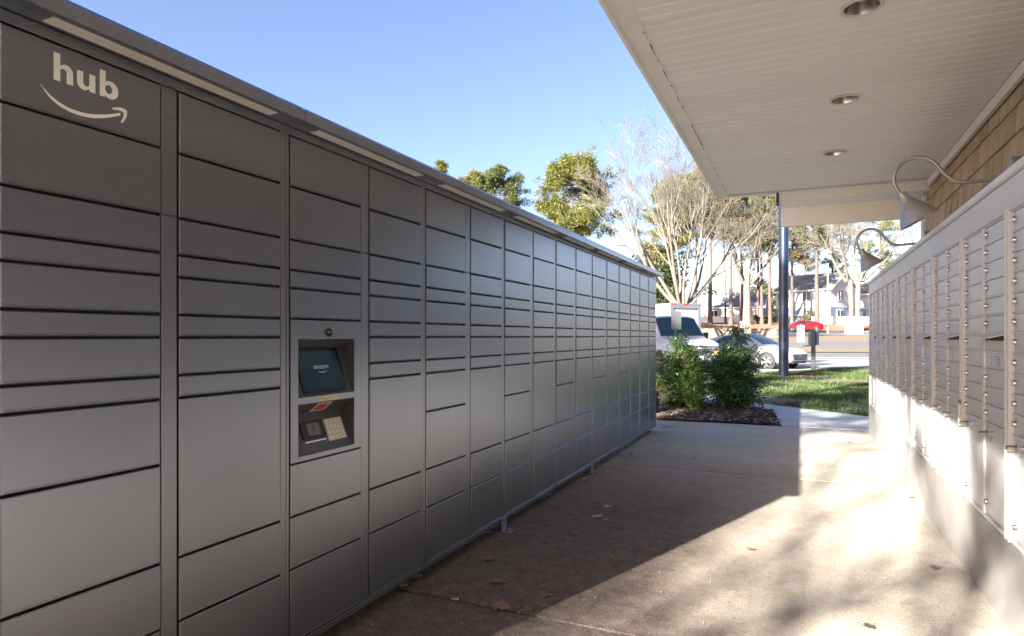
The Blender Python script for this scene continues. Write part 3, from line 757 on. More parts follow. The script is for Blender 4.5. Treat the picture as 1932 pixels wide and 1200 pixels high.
def bare_tree(name, label, loc, stems, seed, maxlev=4, group=None, **kw):
    rng = random.Random(seed); t = thing(name, label, 'tree', loc, group=group); A, B = MB(), MB()
    for (p, d, L, r) in stems: branch((A, B), Vector(p), Vector(d).normalized(), L, r, 0, maxlev, rng, **kw)
    return t, A, B, rng
def close_tree(t, A, B, bark_=None, twig=None):
    obj('trunk', A.mesh('trunk', bark_ or BARKB, smooth=True, fix=False), t); obj('crown', B.mesh('crown', twig or TWIG, smooth=True, fix=False), t)
def puff(mb, c, R, rng, n=26, bl=.34, bw=.045):
    for i in range(n):
        d = Vector((rng.gauss(0,1), rng.gauss(0,1), rng.gauss(0,.8)+.25)).normalized(); q = c + d*R*rng.uniform(.15, 1)
        e = (d + Vector((rng.uniform(-.7,.7), rng.uniform(-.7,.7), rng.uniform(-.3,.8)))).normalized(); s_ = e.orthogonal().normalized()
        s_ = (s_*math.cos(i) + e.cross(s_)*math.sin(i))*bw*rng.uniform(.7, 1.5)
        k = len(mb.v); mb.v += [tuple(q - s_), tuple(q + s_), tuple(q + e*bl*rng.uniform(.6, 1.2))]; mb.f.append((k, k+1, k+2)); mb.m.append(mb.cur)
def pine_parts(seed, H, r, crown_from, spread, nl=34, shape=1.0, dens=7, bl=.38, bw=.075):
    rng = random.Random(seed); A, B = MB(), MB()
    top = Vector((rng.uniform(-.03,.03)*H, rng.uniform(-.03,.03)*H, H))
    pts = [Vector((top.x*q*q + rng.uniform(-.06,.06), top.y*q*q + rng.uniform(-.06,.06), H*q)) for q in [i/9 for i in range(10)]]
    pts[0] = Vector((0, 0, -.3)); rr = [r*(1.25 if i == 0 else 1-.8*i/9) for i in range(10)]
    A.tube(pts, rr, 9)
    for i in range(nl):
        q = crown_from + (1-crown_from)*((i+rng.random())/nl); z = H*q; p = Vector((top.x*q*q, top.y*q*q, z))
        f = (q-crown_from)/(1-crown_from); reach = spread*(math.sin(math.pi*(.16+.84*f)**1.0)**.75)*rng.uniform(.45, 1.12)*shape
        a = rng.uniform(0, 2*math.pi); d = Vector((math.cos(a), math.sin(a), rng.uniform(-.05, .45)))
        lp, lr = limb(A, p, d, reach, .055*r/.25+.01, .015, rng, 5, 4, .15, .06)
        for j in range(dens):
            tt = rng.uniform(.35, 1.0); i0 = min(int(tt*5), 4); c = lp[i0].lerp(lp[i0+1], tt*5-i0) + Vector((rng.gauss(0,.28), rng.gauss(0,.28), rng.gauss(.08,.2)))*(spread/4)
            puff(B, c, .36+.22*rng.random(), rng, 52, bl, bw*.55)
    for j in range(dens): puff(B, top + Vector((rng.gauss(0,.4), rng.gauss(0,.4), rng.uniform(-.9,.1))), .4, rng, 46, bl, bw*.55)
    for i in range(rng.randint(5, 9)):                                 # dead stubs on the lower bole
        z = H*rng.uniform(.3, crown_from); a = rng.uniform(0, 6.28)
        limb(A, Vector((0,0,z)), Vector((math.cos(a), math.sin(a), rng.uniform(-.2,.2))), rng.uniform(.3, 1.6), .03, .012, rng, 3, 3, .2)
    return A, B
PM = {}
def pine(px, u, topy, label, r=.22, crown_from=.5, spread=4.2, seed=1, mat=None, group='pine trees beyond the road', base=None, nl=34, dens=7):
    x, y = P(px, u); z0 = hgt(u) if base is None else base; H = Zat(topy, u) - z0
    t = thing('pine_tree', label, 'pine tree', (x, y, z0), group=group)
    A, B = pine_parts(seed, H, r, crown_from, spread, nl=nl, dens=dens)
    obj('trunk', A.mesh('trunk', BARKP, smooth=True, fix=False), t); obj('crown', B.mesh('crown', mat or NEED1, fix=False), t)
    return t
# pines whose crowns show above the lockers
pine(1083, 68, 308, 'round crowned yellow green pine standing alone above the grey lockers', .24, .52, 6.0, 21, NEED1, nl=64, dens=13)
pine(938, 84, 323, 'yellow green pine top showing over the fourth locker canopy', .22, .58, 4.2, 22, NEED2, nl=42, dens=12)
pine(893, 88, 331, 'flat yellow green pine top just left of the darker pine top', .22, .62, 4.0, 23, NEED1, nl=38, dens=12)
pine(826, 92, 306, 'small tip of a pine barely clearing the locker canopy', .2, .6, 2.2, 24, NEED1, nl=22, dens=8)
# pines behind the big bare tree and along the pine straw bank
pine(1262, 92, 352, 'wide olive pine crown behind the left half of the big bare tree', .3, .42, 6.4, 25, NEED1, nl=54, dens=11)
pine(1312, 96, 330, 'tall pine behind the middle of the big bare tree', .26, .55, 5.6, 26, NEED1, nl=46, dens=11)
pine(1340, 88, 352, 'straight dark pine trunk just right of the box truck', .31, .60, 3.6, 27, NEED2, nl=26)
pine(1369, 92, 365, 'thinnest pine trunk between the two dark trunks by the white fence', .15, .66, 2.8, 28, NEED1, nl=22)
pine(1379, 87, 352, 'dark leaning pine trunk right of the thin one', .30, .60, 3.8, 29, NEED3, nl=30)
pine(1399, 90, 375, 'dark pine trunk hugging the stout pale deciduous trunk', .27, .62, 3.2, 30, NEED2, nl=26)
pine(1438, 88, 370, 'slim dark pine trunk left of the black pole', .24, .58, 3.6, 31, NEED2, nl=30)
pine(1453, 86, 352, 'pale pine trunk nearest the left side of the black pole', .25, .52, 4.0, 32, NEED2, nl=34)
pine(1494, 89, 392, 'slim pale pine trunk just right of the black pole', .26, .50, 4.2, 33, NEED3, nl=34)
pine(1541, 83, 372, 'stout straight pine trunk standing in front of the white house', .33, .60, 4.4, 34, NEED2, nl=32)
pine(1430, 104, 340, 'distant pine crown between the slim trunks', .25, .45, 4.8, 35, NEED3, nl=34, dens=6)
pine(1520, 112, 385, 'distant tan crowned pine above the white house roof', .25, .42, 5.0, 36, NEED3, nl=34, dens=6)
pine(1570, 118, 405, 'olive pine far behind the white house ridge', .25, .42, 5.2, 37, NEED2, nl=34, dens=6)
pine(1660, 108, 395, 'distant pine showing under the farther gooseneck lamp', .25, .42, 5.0, 38, NEED1, nl=34, dens=6)
pine(1245, 100, 470, 'low pine right behind the locker row end', .22, .3, 3.6, 39, NEED1, nl=30, dens=8)
# the big vase shaped bare tree
U0 = 52; x, y = P(1289, U0); z0 = hgt(U0)
rs = random.Random(5); R_ = Vector((CY, SY, 0)); F_ = Vector((-SY, CY, 0))
stems = [((0,0,-.2), (0,0,1), 3.3, .62)]
def fan(base, spec, r, L, spread=.35):
    out = []
    for a in spec:
        d = R_*math.sin(rad(a)) + Vector((0,0,1))*math.cos(rad(a)) + F_*rs.uniform(-spread, spread)
        out.append((tuple(Vector(base) + R_*(.012*a)), tuple(d), L*rs.uniform(.88, 1.1), r*rs.uniform(.75, 1.1)))
    return out
t, A, B, rng = bare_tree('bare_tree', 'big bare vase shaped tree with many pale stems behind the box truck', (x, y, z0), fan((0, 0, 2.9), (-40, -30, -22, -15, -9, -3, 2, 8, 15, 23, 32, 44), .145, 9.0), 51, 4, up=.055, ratio=.66, nch=(4, 5), rmin=.009, ang=(14, 40), wob=.12)
A.tube([(0,0,-.3), (0,0,.5), (.02,0,1.8), (0,0,3.1)], [.80, .66, .62, .66], 12); close_tree(t, A, B)
# stout deciduous tree and the double trunk on the right
x, y = P(1409, 87); t, A, B, rng = bare_tree('bare_tree', 'stout pale deciduous trunk with a tan twiggy crown left of the black pole', (x, y, hgt(87)), fan((0, 0, 5.6), (-38, -20, -6, 9, 24, 42), .24, 7.0), 52, 4, up=.05, ratio=.66, nch=(4, 5), rmin=.013, ang=(20, 55), wob=.14)
A.tube([(0,0,-.3), (0,0,.6), (.05,0,3), (0,0,5.9)], [.80, .58, .50, .44], 10); close_tree(t, A, B)
x, y = P(1612, 76); t, A, B, rng = bare_tree('bare_tree', 'pale double trunk bare tree behind the white utility box', (x, y, hgt(76)), fan((-.45, -.2, 6.0), (-42, -24, -8), .20, 6.6) + fan((.45, .2, 6.0), (-4, 14, 32, 50), .20, 6.6), 53, 4, up=.04, ratio=.66, nch=(4, 5), rmin=.013, ang=(20, 60), wob=.13)
for sgn in (-1, 1):
    b = R_*sgn
    A.tube([b*.30 + Vector((0,0,-.3)), b*.35 + Vector((0,0,2)), b*.48 + Vector((0,0,6.2))], [.42, .33, .27], 9)
close_tree(t, A, B)
# evergreen undergrowth and clipped shrubs far off
def leafy(mb, c, R3, n, rng, sz=.12, hollow=.25):
    for i in range(n):
        d = Vector((rng.gauss(0,1), rng.gauss(0,1), rng.gauss(0,1))).normalized(); q = rng.uniform(hollow, 1)**.5
        p = c + Vector((d.x*R3[0], d.y*R3[1], d.z*R3[2]))*q
        e = (d + Vector((rng.gauss(0,.6), rng.gauss(0,.6), rng.gauss(.2,.6)))).normalized(); s_ = side_dir(e, rad(90), rng)
        a = sz*rng.uniform(.6, 1.3); k = len(mb.v)
        mb.v += [tuple(p), tuple(p + e*a*.5 + s_*a*.32), tuple(p + e*a), tuple(p + e*a*.5 - s_*a*.32)]; mb.f.append((k, k+1, k+2, k+3)); mb.m.append(mb.cur)
EVG = leafmat('evergreen_leaves', (.020, .038, .013), (.05, .065, .018), 1.2); OLIVE = leafmat('olive_leaves', (.075, .07, .022), (.11, .10, .038), 1.5); HEDG = leafmat('hedge_leaves', (.025, .04, .012), (.05, .058, .02), 1.0)
def leafy_tree(name, label, px, u, topy, w_, m, seed, base_z=None, cat='tree', lobes=9, n=420, sz=.3, trunk=.14):
    rng = random.Random(seed); x, y = P(px, u); z0 = hgt(u) if base_z is None else base_z; H = Zat(topy, u) - z0
    t = thing(name, label, cat, (x, y, z0)); A, B = MB(), MB()
    limb(A, Vector((0,0,-.2)), Vector((0,0,1)), H*.8, trunk, .04, rng, 5, 6, .06)
    for i in range(lobes):
        q = (i+.5)/lobes; c = Vector((rng.gauss(0,.33)*w_*(1-.4*q), rng.gauss(0,.33)*w_*(1-.4*q), H*(.16+.76*q)))
        limb(A, Vector((0,0,c.z*.7)), c - Vector((0,0,c.z*.7)), (c - Vector((0,0,c.z*.7))).length, trunk*.4, .02, rng, 3, 4, .1)
        leafy(B, c, (w_*.36*rng.uniform(.7,1.2), w_*.36*rng.uniform(.7,1.2), H*.17*rng.uniform(.7,1.2)), n, rng, sz)
    obj('trunk', A.mesh('trunk', BARKB, smooth=True, fix=False), t); obj('crown', B.mesh('crown', m, fix=False), t); return t
leafy_tree('evergreen_tree', 'dark evergreen tree right behind the far end of the lockers', 1262, 62, 492, 4.2, EVG, 61, lobes=14)
leafy_tree('evergreen_tree', 'low olive bush tree left of the box truck roof', 1225, 70, 478, 4.6, OLIVE, 62, lobes=12)
leafy_tree('shrub', 'cone shaped olive shrub against the blue grey house wall', 1527, 90, 586, 1.5, OLIVE, 63, cat='shrub', lobes=7, n=300, sz=.14, trunk=.05)
leafy_tree('shrub', 'round green shrub left of the red car beside the slim trunks', 1447, 92, 597, 2.0, HEDG, 64, cat='shrub', lobes=6, n=300, sz=.16, trunk=.05)
leafy_tree('shrub', 'round olive shrub at the foot of the stout pale trunk', 1428, 90, 594, 1.3, OLIVE, 65, cat='shrub', lobes=6, n=260, sz=.14, trunk=.05)
rng = random.Random(66); mb = MB()
for i in range(26):
    x, y = P(1455 + i*4.2, 91.5); leafy(mb, Vector((x, y, hgt(91)+.55)), (.5, .5, .6), 150, rng, .14)
tag(put('hedge', mb, HEDG), 'low dark green hedge running behind the red car', 'hedge')
# far wood that reads as one mass
rng = random.Random(67); mb = MB()
for i in range(120):
    u = rng.uniform(135, 190); px = 700 + 1300*rng.random(); x, y = P(px, u); hh = rng.uniform(5, 13)
    mb.cyl((x, y, 3.6), (x, y, 3.6+hh), .2, .1, 5, caps=False)
    for j in range(5): leafy(mb, Vector((x+rng.gauss(0,1.4), y+rng.gauss(0,1.4), 3.6+hh*rng.uniform(.25,1))), (2.2, 2.2, 1.8), 90, rng, .8)
tag(put('distant_woods', mb, leafmat('distant_leaves', (.04, .048, .02), (.09, .075, .04), .15)), 'hazy olive and tan wood on the horizon beyond the houses', 'woods', kind='stuff')
# trees behind the photographer, out of frame, whose bare limbs throw the dappled shade on the ground and mailboxes
rs = random.Random(77)
def shade_tree(x, y, H, seed, label, spec, r=.10, trunk=.16, lev=2, nch=(2, 3)):
    t, A, B, rng = bare_tree('bare_tree', label, (x, y, 0), fan((0, 0, H*.42), spec, r, H*.42, .9), seed, lev, up=.03, ratio=.6, nch=nch, rmin=.02, ang=(25, 65), wob=.16)
    A.tube([(0,0,-.2), (0,0,.4), (.05,.05,H*.2), (0,0,H*.46)], [trunk*1.5, trunk, trunk*.9, trunk*.8], 10); close_tree(t, A, B)
shade_tree(-9.3, -26, 17, 71, 'bare oak behind the camera that dapples the passage with shade', (-52, 0, 44), .040, .11, 3, (3, 4))
shade_tree(-8.3, -17.0, 15, 78, 'slender bare tree behind the camera beside the locker end', (-60, -35, -5, 25, 50, 68), .055, .1, 3, (4, 6))
shade_tree(-12.0, -27.0, 15, 72, 'taller bare oak farther behind the camera', (-60, -30, 0, 30, 60), .09, .15, 4, (3, 5))
shade_tree(-5.35, -13.6, 16, 79, 'middle bare tree behind the camera that shades the mailbox plinth', (-25, -8, 8, 25), .045, .06, 4, (4, 5))
shade_tree(-4.35, -10.6, 15.5, 82, 'slim bare tree behind the camera, nearest the mailboxes', (-22, -6, 8, 24), .04, .05, 4, (3, 5))
def near_pine(x, y, H, label, seed, r, crown_from, spread, nl, dens):
    t = thing('pine_tree', label, 'pine tree', (x, y, 0)); A, B = pine_parts(seed, H, r, crown_from, spread, nl=nl, dens=dens)
    obj('trunk', A.mesh('trunk', BARKP, smooth=True, fix=False), t); obj('crown', B.mesh('crown', NEED2, fix=False), t)
near_pine(-8.1, -7.4, 15.5, 'pine behind the lockers that shades the lawn and the shrubs', 75, .22, .36, 2.0, 18, 3)
near_pine(-13.8, .6, 16, 'added pine out of frame left that shades the white van', 80, .24, .42, 3.4, 34, 9)  # unseen tree, added so the van paint does not burn out
near_pine(-11.9, 3.6, 15, 'added pine out of frame left that shades the white sedan', 81, .22, .45, 3.2, 30, 9)  # likewise added unseen, its crown dims the sun on the sedan
near_pine(-10.8, -6.0, 16, 'second pine behind the lockers that shades the lawn', 76, .24, .45, 2.0, 18, 4)
# ------------------------------------------------------------------ lawn, mulch bed, shrubs, planter
LAWN = [(-1.05, 13.62), (-.36, 13.03), (1.05, 11.83), (8, 11.7), (14, 13), (16, 42), (8.5, 38.5), (2.9, 31.2), (-1.3, 25.2), (-4.2, 21.0), (-5.9, 18.2), (-3.5, 16.1), (-2.2, 14.83)]
sheet('lawn', LAWN, -.006, GRASSM, 'patchy winter lawn between the footpath and the parking lot', 'lawn')
sheet('roadside_slab', [(-6.2, 18.3), (-4.3, 20.95), (-1.4, 25.15), (2.8, 31.1), (8.4, 38.4), (6.0, 42.5), (-2.5, 30), (-7.5, 22.5), (-9.5, 19.5)], -.001, M('stall_concrete', (.30, .30, .305), .85, var=.07, vscale=.8, bump=.2, bscale=60, world=True), 'pale concrete strip along the lawn in front of the parked cars', 'pavement')
def inside(x, y, poly):
    c = False; j = len(poly)-1
    for i in range(len(poly)):
        xi, yi = poly[i]; xj, yj = poly[j]
        if (yi > y) != (yj > y) and x < (xj-xi)*(y-yi)/(yj-yi) + xi: c = not c
        j = i
    return c
rng = random.Random(81)
mb = MB(); mb.cur = 0; cnt = 0
while cnt < 60000:
    y = 11.8 + 20*rng.random()**1.35; x = rng.uniform(-4.5, 8.0)
    if x > .32*y + 1.5 or not inside(x, y, LAWN): continue
    nn = noise.noise((x*.55, y*.42, 3.1)) + .5*noise.noise((x*1.7, y*1.3, 7.7))
    if nn < -.12 + rng.gauss(0, .12): continue
    cnt += 1
    h_ = rng.uniform(.022, .058)*(1 + .4*max(0, nn)); a = rng.uniform(0, 6.28); wd = rng.uniform(.006, .012)*(1+.03*y)
    dx, dy = math.cos(a)*wd, math.sin(a)*wd; lx, ly = rng.gauss(0, .03), rng.gauss(0, .03); k = len(mb.v)
    mb.v += [(x-dx, y-dy, -.008), (x+dx, y+dy, -.008), (x+lx, y+ly, h_)]; mb.f.append((k, k+1, k+2)); mb.m.append(0 if rng.random() < .86 else 1)
tag(put('grass', mb, [leafmat('grass_blades', (.032, .080, .014), (.060, .100, .022), 1.3), leafmat('dry_blades', (.16, .125, .06), (.21, .165, .085), 1.3)]), 'short patchy green grass on the lawn past the footpath', 'grass', kind='stuff')
BED = [(-3.2, 10.06), (-.26, 10.06), (-.46, 11.9), (-.92, 12.28), (-1.72, 12.82), (-3.05, 13.66)]
sheet('mulch_bed', BED, .012, M('mulch_soil', (.045, .032, .028), .95, var=.3, vscale=14), 'dark mulch bed beyond the end of the pavement', 'planting bed')
mb = MB(); n = 0
while n < 3600:
    x, y = rng.uniform(-3.2, -.2), rng.uniform(9.98, 13.6)
    if not inside(x, y, BED) : continue
    n += 1; L_ = rng.uniform(.015, .055); W_ = rng.uniform(.008, .02); a = rng.uniform(0, 6.28); z = .014 + rng.random()*.03
    d = Vector((math.cos(a), math.sin(a), rng.gauss(0, .3))).normalized()*L_; s_ = Vector((-math.sin(a), math.cos(a), rng.gauss(0, .3))).normalized()*W_; c = Vector((x, y, z)); k = len(mb.v); up = Vector((0, 0, .006))
    mb.cur = 0 if rng.random() < .72 else 1 if rng.random() < .7 else 2
    mb.add([c-d-s_, c+d-s_*.6, c+d+s_*.8, c-d+s_, c-d-s_+up, c+d-s_*.6+up, c+d+s_*.8+up, c-d+s_+up], [(4,5,6,7),(0,1,5,4),(1,2,6,5),(2,3,7,6),(3,0,4,7)])
tag(put('bark_mulch', mb, [M('dark_bark_chip', (.06, .043, .038), .9, var=.3, vscale=30), M('grey_bark_chip', (.17, .14, .13), .9, var=.2, vscale=30), M('tan_bark_chip', (.30, .22, .15), .9)]), 'dark bark chips covering the bed under the shrubs', 'mulch', kind='stuff')
mb = MB()
for i in range(260):
    x, y = rng.uniform(-2.15, -1.35), rng.gauss(10.03, .055); a = rng.uniform(0, 6.28); L_ = rng.uniform(.03, .08); k = len(mb.v); z = .012 + rng.random()*.02
    dx, dy = math.cos(a)*L_, math.sin(a)*L_; mb.v += [(x, y, z), (x+dx*.5-dy*.25, y+dy*.5+dx*.25, z+.012), (x+dx, y+dy, z+.004), (x+dx*.5+dy*.25, y+dy*.5-dx*.25, z+.006)]; mb.f.append((k, k+1, k+2, k+3)); mb.m.append(0)
tag(put('leaf_litter', mb, M('rust_leaf', (.23, .10, .06), .8, var=.35, vscale=9)), 'drift of rust brown leaves at the pavement edge beside the last locker', 'leaf litter', kind='stuff')
LEAFG = leafmat('nandina_leaves', (.038, .092, .022), (.075, .140, .028), 3.5, trans=.28, rough=.32); LEAFD = leafmat('deep_nandina_leaves', (.032, .082, .027), (.062, .125, .032), 3.5, trans=.25, rough=.30); LEAFY = leafmat('bright_sprays', (.06, .115, .018), (.10, .155, .028), 4, trans=.35)
CANE = M('shrub_cane', (.15, .10, .06), .85, var=.2, vscale=20)
def shrub(label, x, y, H, Wd, m, seed, nst=13, leaf=.042, per=46, column=False, ntop=1.0):
    rng = random.Random(seed); t = thing('shrub', label, 'shrub', (x, y, .01), group='shrubs in the mulch bed'); A, B = MB(), MB()
    for i in range(nst):
        a = rng.uniform(0, 6.28); lean = rng.uniform(.0, .36) if not column else rng.uniform(0, .10)
        hh = H*rng.uniform(.55, 1.0)*(1 - .55*lean*ntop)
        if i == 0: hh, lean = H, .04
        b = Vector((math.cos(a)*.1*rng.random(), math.sin(a)*.1*rng.random(), -.02)); d = Vector((math.cos(a)*lean*1.15, math.sin(a)*lean*1.15, 1))
        pts, rr = limb(A, b, d, hh, .011, .004, rng, 7, 5, .06, .01)
        for j in range(int(15*hh/H)):                                  # side sprays with leaflets
            q = rng.uniform(.10, 1.0); i0 = min(int(q*7), 6); p = pts[i0].lerp(pts[i0+1], q*7-i0); a2 = rng.uniform(0, 6.28)
            out = Wd*.5*(1.05-.66*(p.z/H)**2)*rng.uniform(.35, 1.0) if not column else Wd*.5*(1-.7*(p.z/H)**2)*rng.uniform(.4, 1)
            dd = Vector((math.cos(a2), math.sin(a2), rng.uniform(.0, .5) if not column else rng.uniform(.8, 1.6)))
            sp, _ = limb(A, p, dd, out, .0045, .0018, rng, 4, 3, .12, -.02)
            for l in range(per):
                q2 = rng.uniform(.15, 1.08); k0 = min(int(q2*4), 3); c = sp[k0].lerp(sp[k0+1], q2*4-k0) + Vector((rng.gauss(0, .045), rng.gauss(0, .045), rng.gauss(0, .035)))
                if c.z < .05: continue
                e = Vector((rng.gauss(0, 1), rng.gauss(0, 1), rng.gauss(.1, .55))).normalized(); s_ = side_dir(e, rad(90), rng); nrm = e.cross(s_)
                L_ = leaf*rng.uniform(.6, 1.25); ww = L_*(.30 if not column else .16); k = len(B.v)
                B.v += [tuple(c), tuple(c+e*L_*.45+s_*ww+nrm*L_*.06), tuple(c+e*L_), tuple(c+e*L_*.45-s_*ww+nrm*L_*.06), tuple(c+e*L_*.5-nrm*L_*.05)]
                B.f += [(k, k+1, k+2, k+4), (k, k+4, k+2, k+3)]; B.m += [0, 0]
    obj('stems', A.mesh('stems', CANE, smooth=True, fix=False), t); obj('foliage', B.mesh('foliage', m, fix=False), t)
x, y = P(1282, 11.35); shrub('left leafy green shrub in the mulch bed, next to the lockers', x, y, 1.36, .98, LEAFG, 91, nst=30, per=66)
x, y = P(1308, 11.0); shrub('slender bright green upright shrub between the two leafy shrubs', x, y, 1.0, .34, LEAFY, 92, nst=9, leaf=.05, per=60, column=True)
x, y = P(1384, 11.2); shrub('right and tallest leafy shrub in the mulch bed, nearest the footpath', x, y, 1.44, 1.06, LEAFD, 93, nst=36, per=66)
# dry grass tufts at the feet of the shrubs
mb = MB()
for cx, cy in (P(1402, 10.75), P(1345, 10.85), P(1305, 10.8), P(1270, 10.9)):
    for i in range(70):
        a = rng.uniform(0, 6.28); r = abs(rng.gauss(0, .10)); L_ = rng.uniform(.06, .17); x, y = cx+math.cos(a)*r, cy+math.sin(a)*r; k = len(mb.v)
        ox, oy = math.cos(a)*L_*.7, math.sin(a)*L_*.7; mb.v += [(x-.003, y+.003, .01), (x+.003, y-.003, .01), (x+ox, y+oy, .01+L_*.7)]; mb.f.append((k, k+1, k+2)); mb.m.append(0)
tag(put('dry_grass', mb, leafmat('straw_blades', (.25, .20, .09), (.20, .20, .07), 3)), 'tufts of dry straw coloured grass at the feet of the shrubs', 'grass', kind='stuff')
# black planter with a withered vine at the end of the lockers
x, y = P(1226, 10.6); t = thing('planter', 'black plastic planter with a withered plant beside the last locker', 'planter', (x, y, .01))
mb = MB(); mb.lathe([(.0, .0), (.13, .0), (.165, .40), (.178, .40), (.178, .45), (.165, .45), (.160, .41), (.0, .40)], 20); put('pot', mb, M('black_plastic', (.018, .018, .022), .45), t, smooth=True)
A, B = MB(), MB()
for i in range(16):
    a = rng.uniform(0, 6.28); pts, rr = limb(A, Vector((math.cos(a)*.09, math.sin(a)*.09, .41)), Vector((math.cos(a), math.sin(a), .7)), rng.uniform(.14, .42), .004, .002, rng, 6, 4, .2, -.28)
    for p in pts[2:]: leafy(B, p, (.03, .03, .03), 4, rng, .035)
put('stems', A, CANE, t); obj('foliage', B.mesh('foliage', leafmat('withered_leaves', (.12, .10, .035), (.20, .14, .05), 8), fix=False), t)

# ------------------------------------------------------------------ fallen leaves on the pavement
def leaf_mesh(seed, lobed=True, L=.07):
    rng = random.Random(seed); n = 18; mb = MB(); V = []
    for i in range(n):
        q = i/(n-1)
        wv = .42*math.sin(math.pi*q**.8)*(1 + (.38*math.sin(q*5*math.pi*1.25) if lobed else 0)); V.append((q, max(.015, wv)))
    c1, c2 = rng.uniform(.15, .5), rng.uniform(-.3, .5)
    def z(q, s): return .004 + L*(c1*(s*s)*.9 + c2*.25*(q-.5)**2*2) + rng.uniform(0, .002)
    for q, wv in V: mb.v += [(L*(q-.5), -L*wv, z(q, wv)), (L*(q-.5), 0, z(q, 0)*.6), (L*(q-.5), L*wv*rng.uniform(.85, 1.1), z(q, wv))]
    for i in range(n-1):
        for j in (0, 1): mb.f.append((i*3+j, (i+1)*3+j, (i+1)*3+j+1, i*3+j+1)); mb.m.append(0)
    mb.tube([(-L*.5, 0, .003), (-L*.68, L*.02, .006), (-L*.85, L*.06, .004)], [.0012, .001, .0007], 4)
    return mb
LB = M('brown_oak_leaf', (.20, .115, .07), .7, var=.35, vscale=40); LP = M('pale_dry_leaf', (.42, .34, .27), .7, var=.2, vscale=40); LO = M('orange_leaf', (.50, .20, .06), .65, var=.2, vscale=40); LR = M('reddish_leaf', (.26, .12, .09), .7, var=.3, vscale=40)
LEAVES = [(945, 1146, .085, LR, 'reddish brown oak leaf curled on the pavement joint at the bottom of the photo'), (944, 1099, .07, LB, 'brown oak leaf with a long stalk, above the reddish leaf'),
 (925, 1057, .062, LB, 'curled brown leaf on the dark stain nearest the locker foot bracket'), (1127, 976, .075, LP, 'pale dry lobed leaf in the middle of the shaded pavement'), (1147, 957, .055, LP, 'small pale leaf just beyond the pale lobed leaf'),
 (1143, 983, .03, LP, 'tiny pale leaf fragment beside the pale lobed leaf'), (1033, 1125, .045, LB, 'thin brown leaf lying near the edge of the sunlight'), (1102, 905, .07, LP, 'pale leaf lying just in front of the middle locker bracket'),
 (1112, 893, .08, LR, 'rust coloured leaf tucked against the middle locker bracket'), (1147, 890, .055, LP, 'pale curled leaf to the right of the middle locker bracket'), (1097, 908, .06, LB, 'brown leaf lying under the locker edge by the middle bracket'),
 (1312, 866, .045, LO, 'small orange leaf alone on the far shaded pavement'), (1332, 882, .035, LO, 'smallest orange leaf on the far shaded pavement'), (1722, 940, .055, LO, 'orange leaf at the foot of the mailbox plinth'),
 (1764, 1072, .05, LB, 'brown leaf on the sunlit pavement near the mailbox plinth'), (1641, 1185, .045, M('dark_leaf', (.07, .055, .04), .6), 'dark leaf at the bottom edge of the sunlit pavement'), (1416, 1038, .05, LB, 'small brown leaf near the shadow edge on the sunlit pavement'),
 (1650, 865, .045, LO, 'orange leaf beside the plinth in the far shaded band'), (1602, 836, .045, LB, 'small brown leaf on the far sunlit pavement patch'), (1064, 921, .06, LR, 'rust leaf under the locker edge between two brackets'), (1190, 858, .05, LB, 'brown leaf on the far pavement joint')]
rng = random.Random(95)
for i, (px, py, L_, m, lab) in enumerate(LEAVES):
    u = EYE*1200/(py-635); x, y = P(px, u); x = max(x, LX+.03) if py > 880 and px < 1200 else x
    o = put('fallen_leaf', leaf_mesh(200+i, m not in (LO,), L_*1.25), m, None, (x, y, .003), (rng.uniform(-.1, .1), rng.uniform(-.1, .1), rng.uniform(0, 6.28)))
    tag(o, lab, 'leaf', 'fallen leaves on the pavement')
mb = MB()
for i in range(2600):
    x, y = rng.uniform(-1.75, -.2), 1.6 + 5.6*rng.random(); a = rng.uniform(0, 6.28); L_ = rng.uniform(.006, .022); k = len(mb.v)
    if noise.noise((x*1.2, y*.8, 1.)) < -.1: continue
    dx, dy = math.cos(a)*L_, math.sin(a)*L_; mb.v += [(x-dy*.15, y+dx*.15, .005), (x+dx, y+dy, .009), (x+dy*.15, y-dx*.15, .005)]; mb.f.append((k, k+1, k+2)); mb.m.append(0 if rng.random() < .35 else 1)
for i in range(420):
    x, y = rng.uniform(-.8, .8), 1.8 + 5.5*rng.random(); a = rng.uniform(0, 6.28); L_ = rng.uniform(.005, .03); k = len(mb.v)
    dx, dy = math.cos(a)*L_, math.sin(a)*L_; mb.v += [(x-dy*.1, y+dx*.1, .005), (x+dx, y+dy, .008), (x+dy*.1, y-dx*.1, .005)]; mb.f.append((k, k+1, k+2)); mb.m.append(1)
tag(put('leaf_crumbs', mb, [M('pale_crumb', (.45, .38, .31), .8), M('brown_crumb', (.14, .09, .06), .8)], None), 'crumbs of dry leaf and twig scattered over the pavement', 'leaf litter', kind='stuff')
u = EYE*1200/(1134-635); x, y = P(858, u); mb = MB(); mb.cyl((-.015, 0, .006), (.012, .004, .006), .0042, n=8); mb.cur = 1; mb.cyl((.012, .004, .006), (.018, .005, .006), .0044, n=8)
tag(put('cigarette_butt', mb, [M('tan_filter', (.60, .33, .10), .8), M('ash_white', (.6, .58, .55), .8)], None, (x, y, .004), (0, 0, .3)), 'orange cigarette butt lying in the shade in front of the lockers', 'cigarette butt')

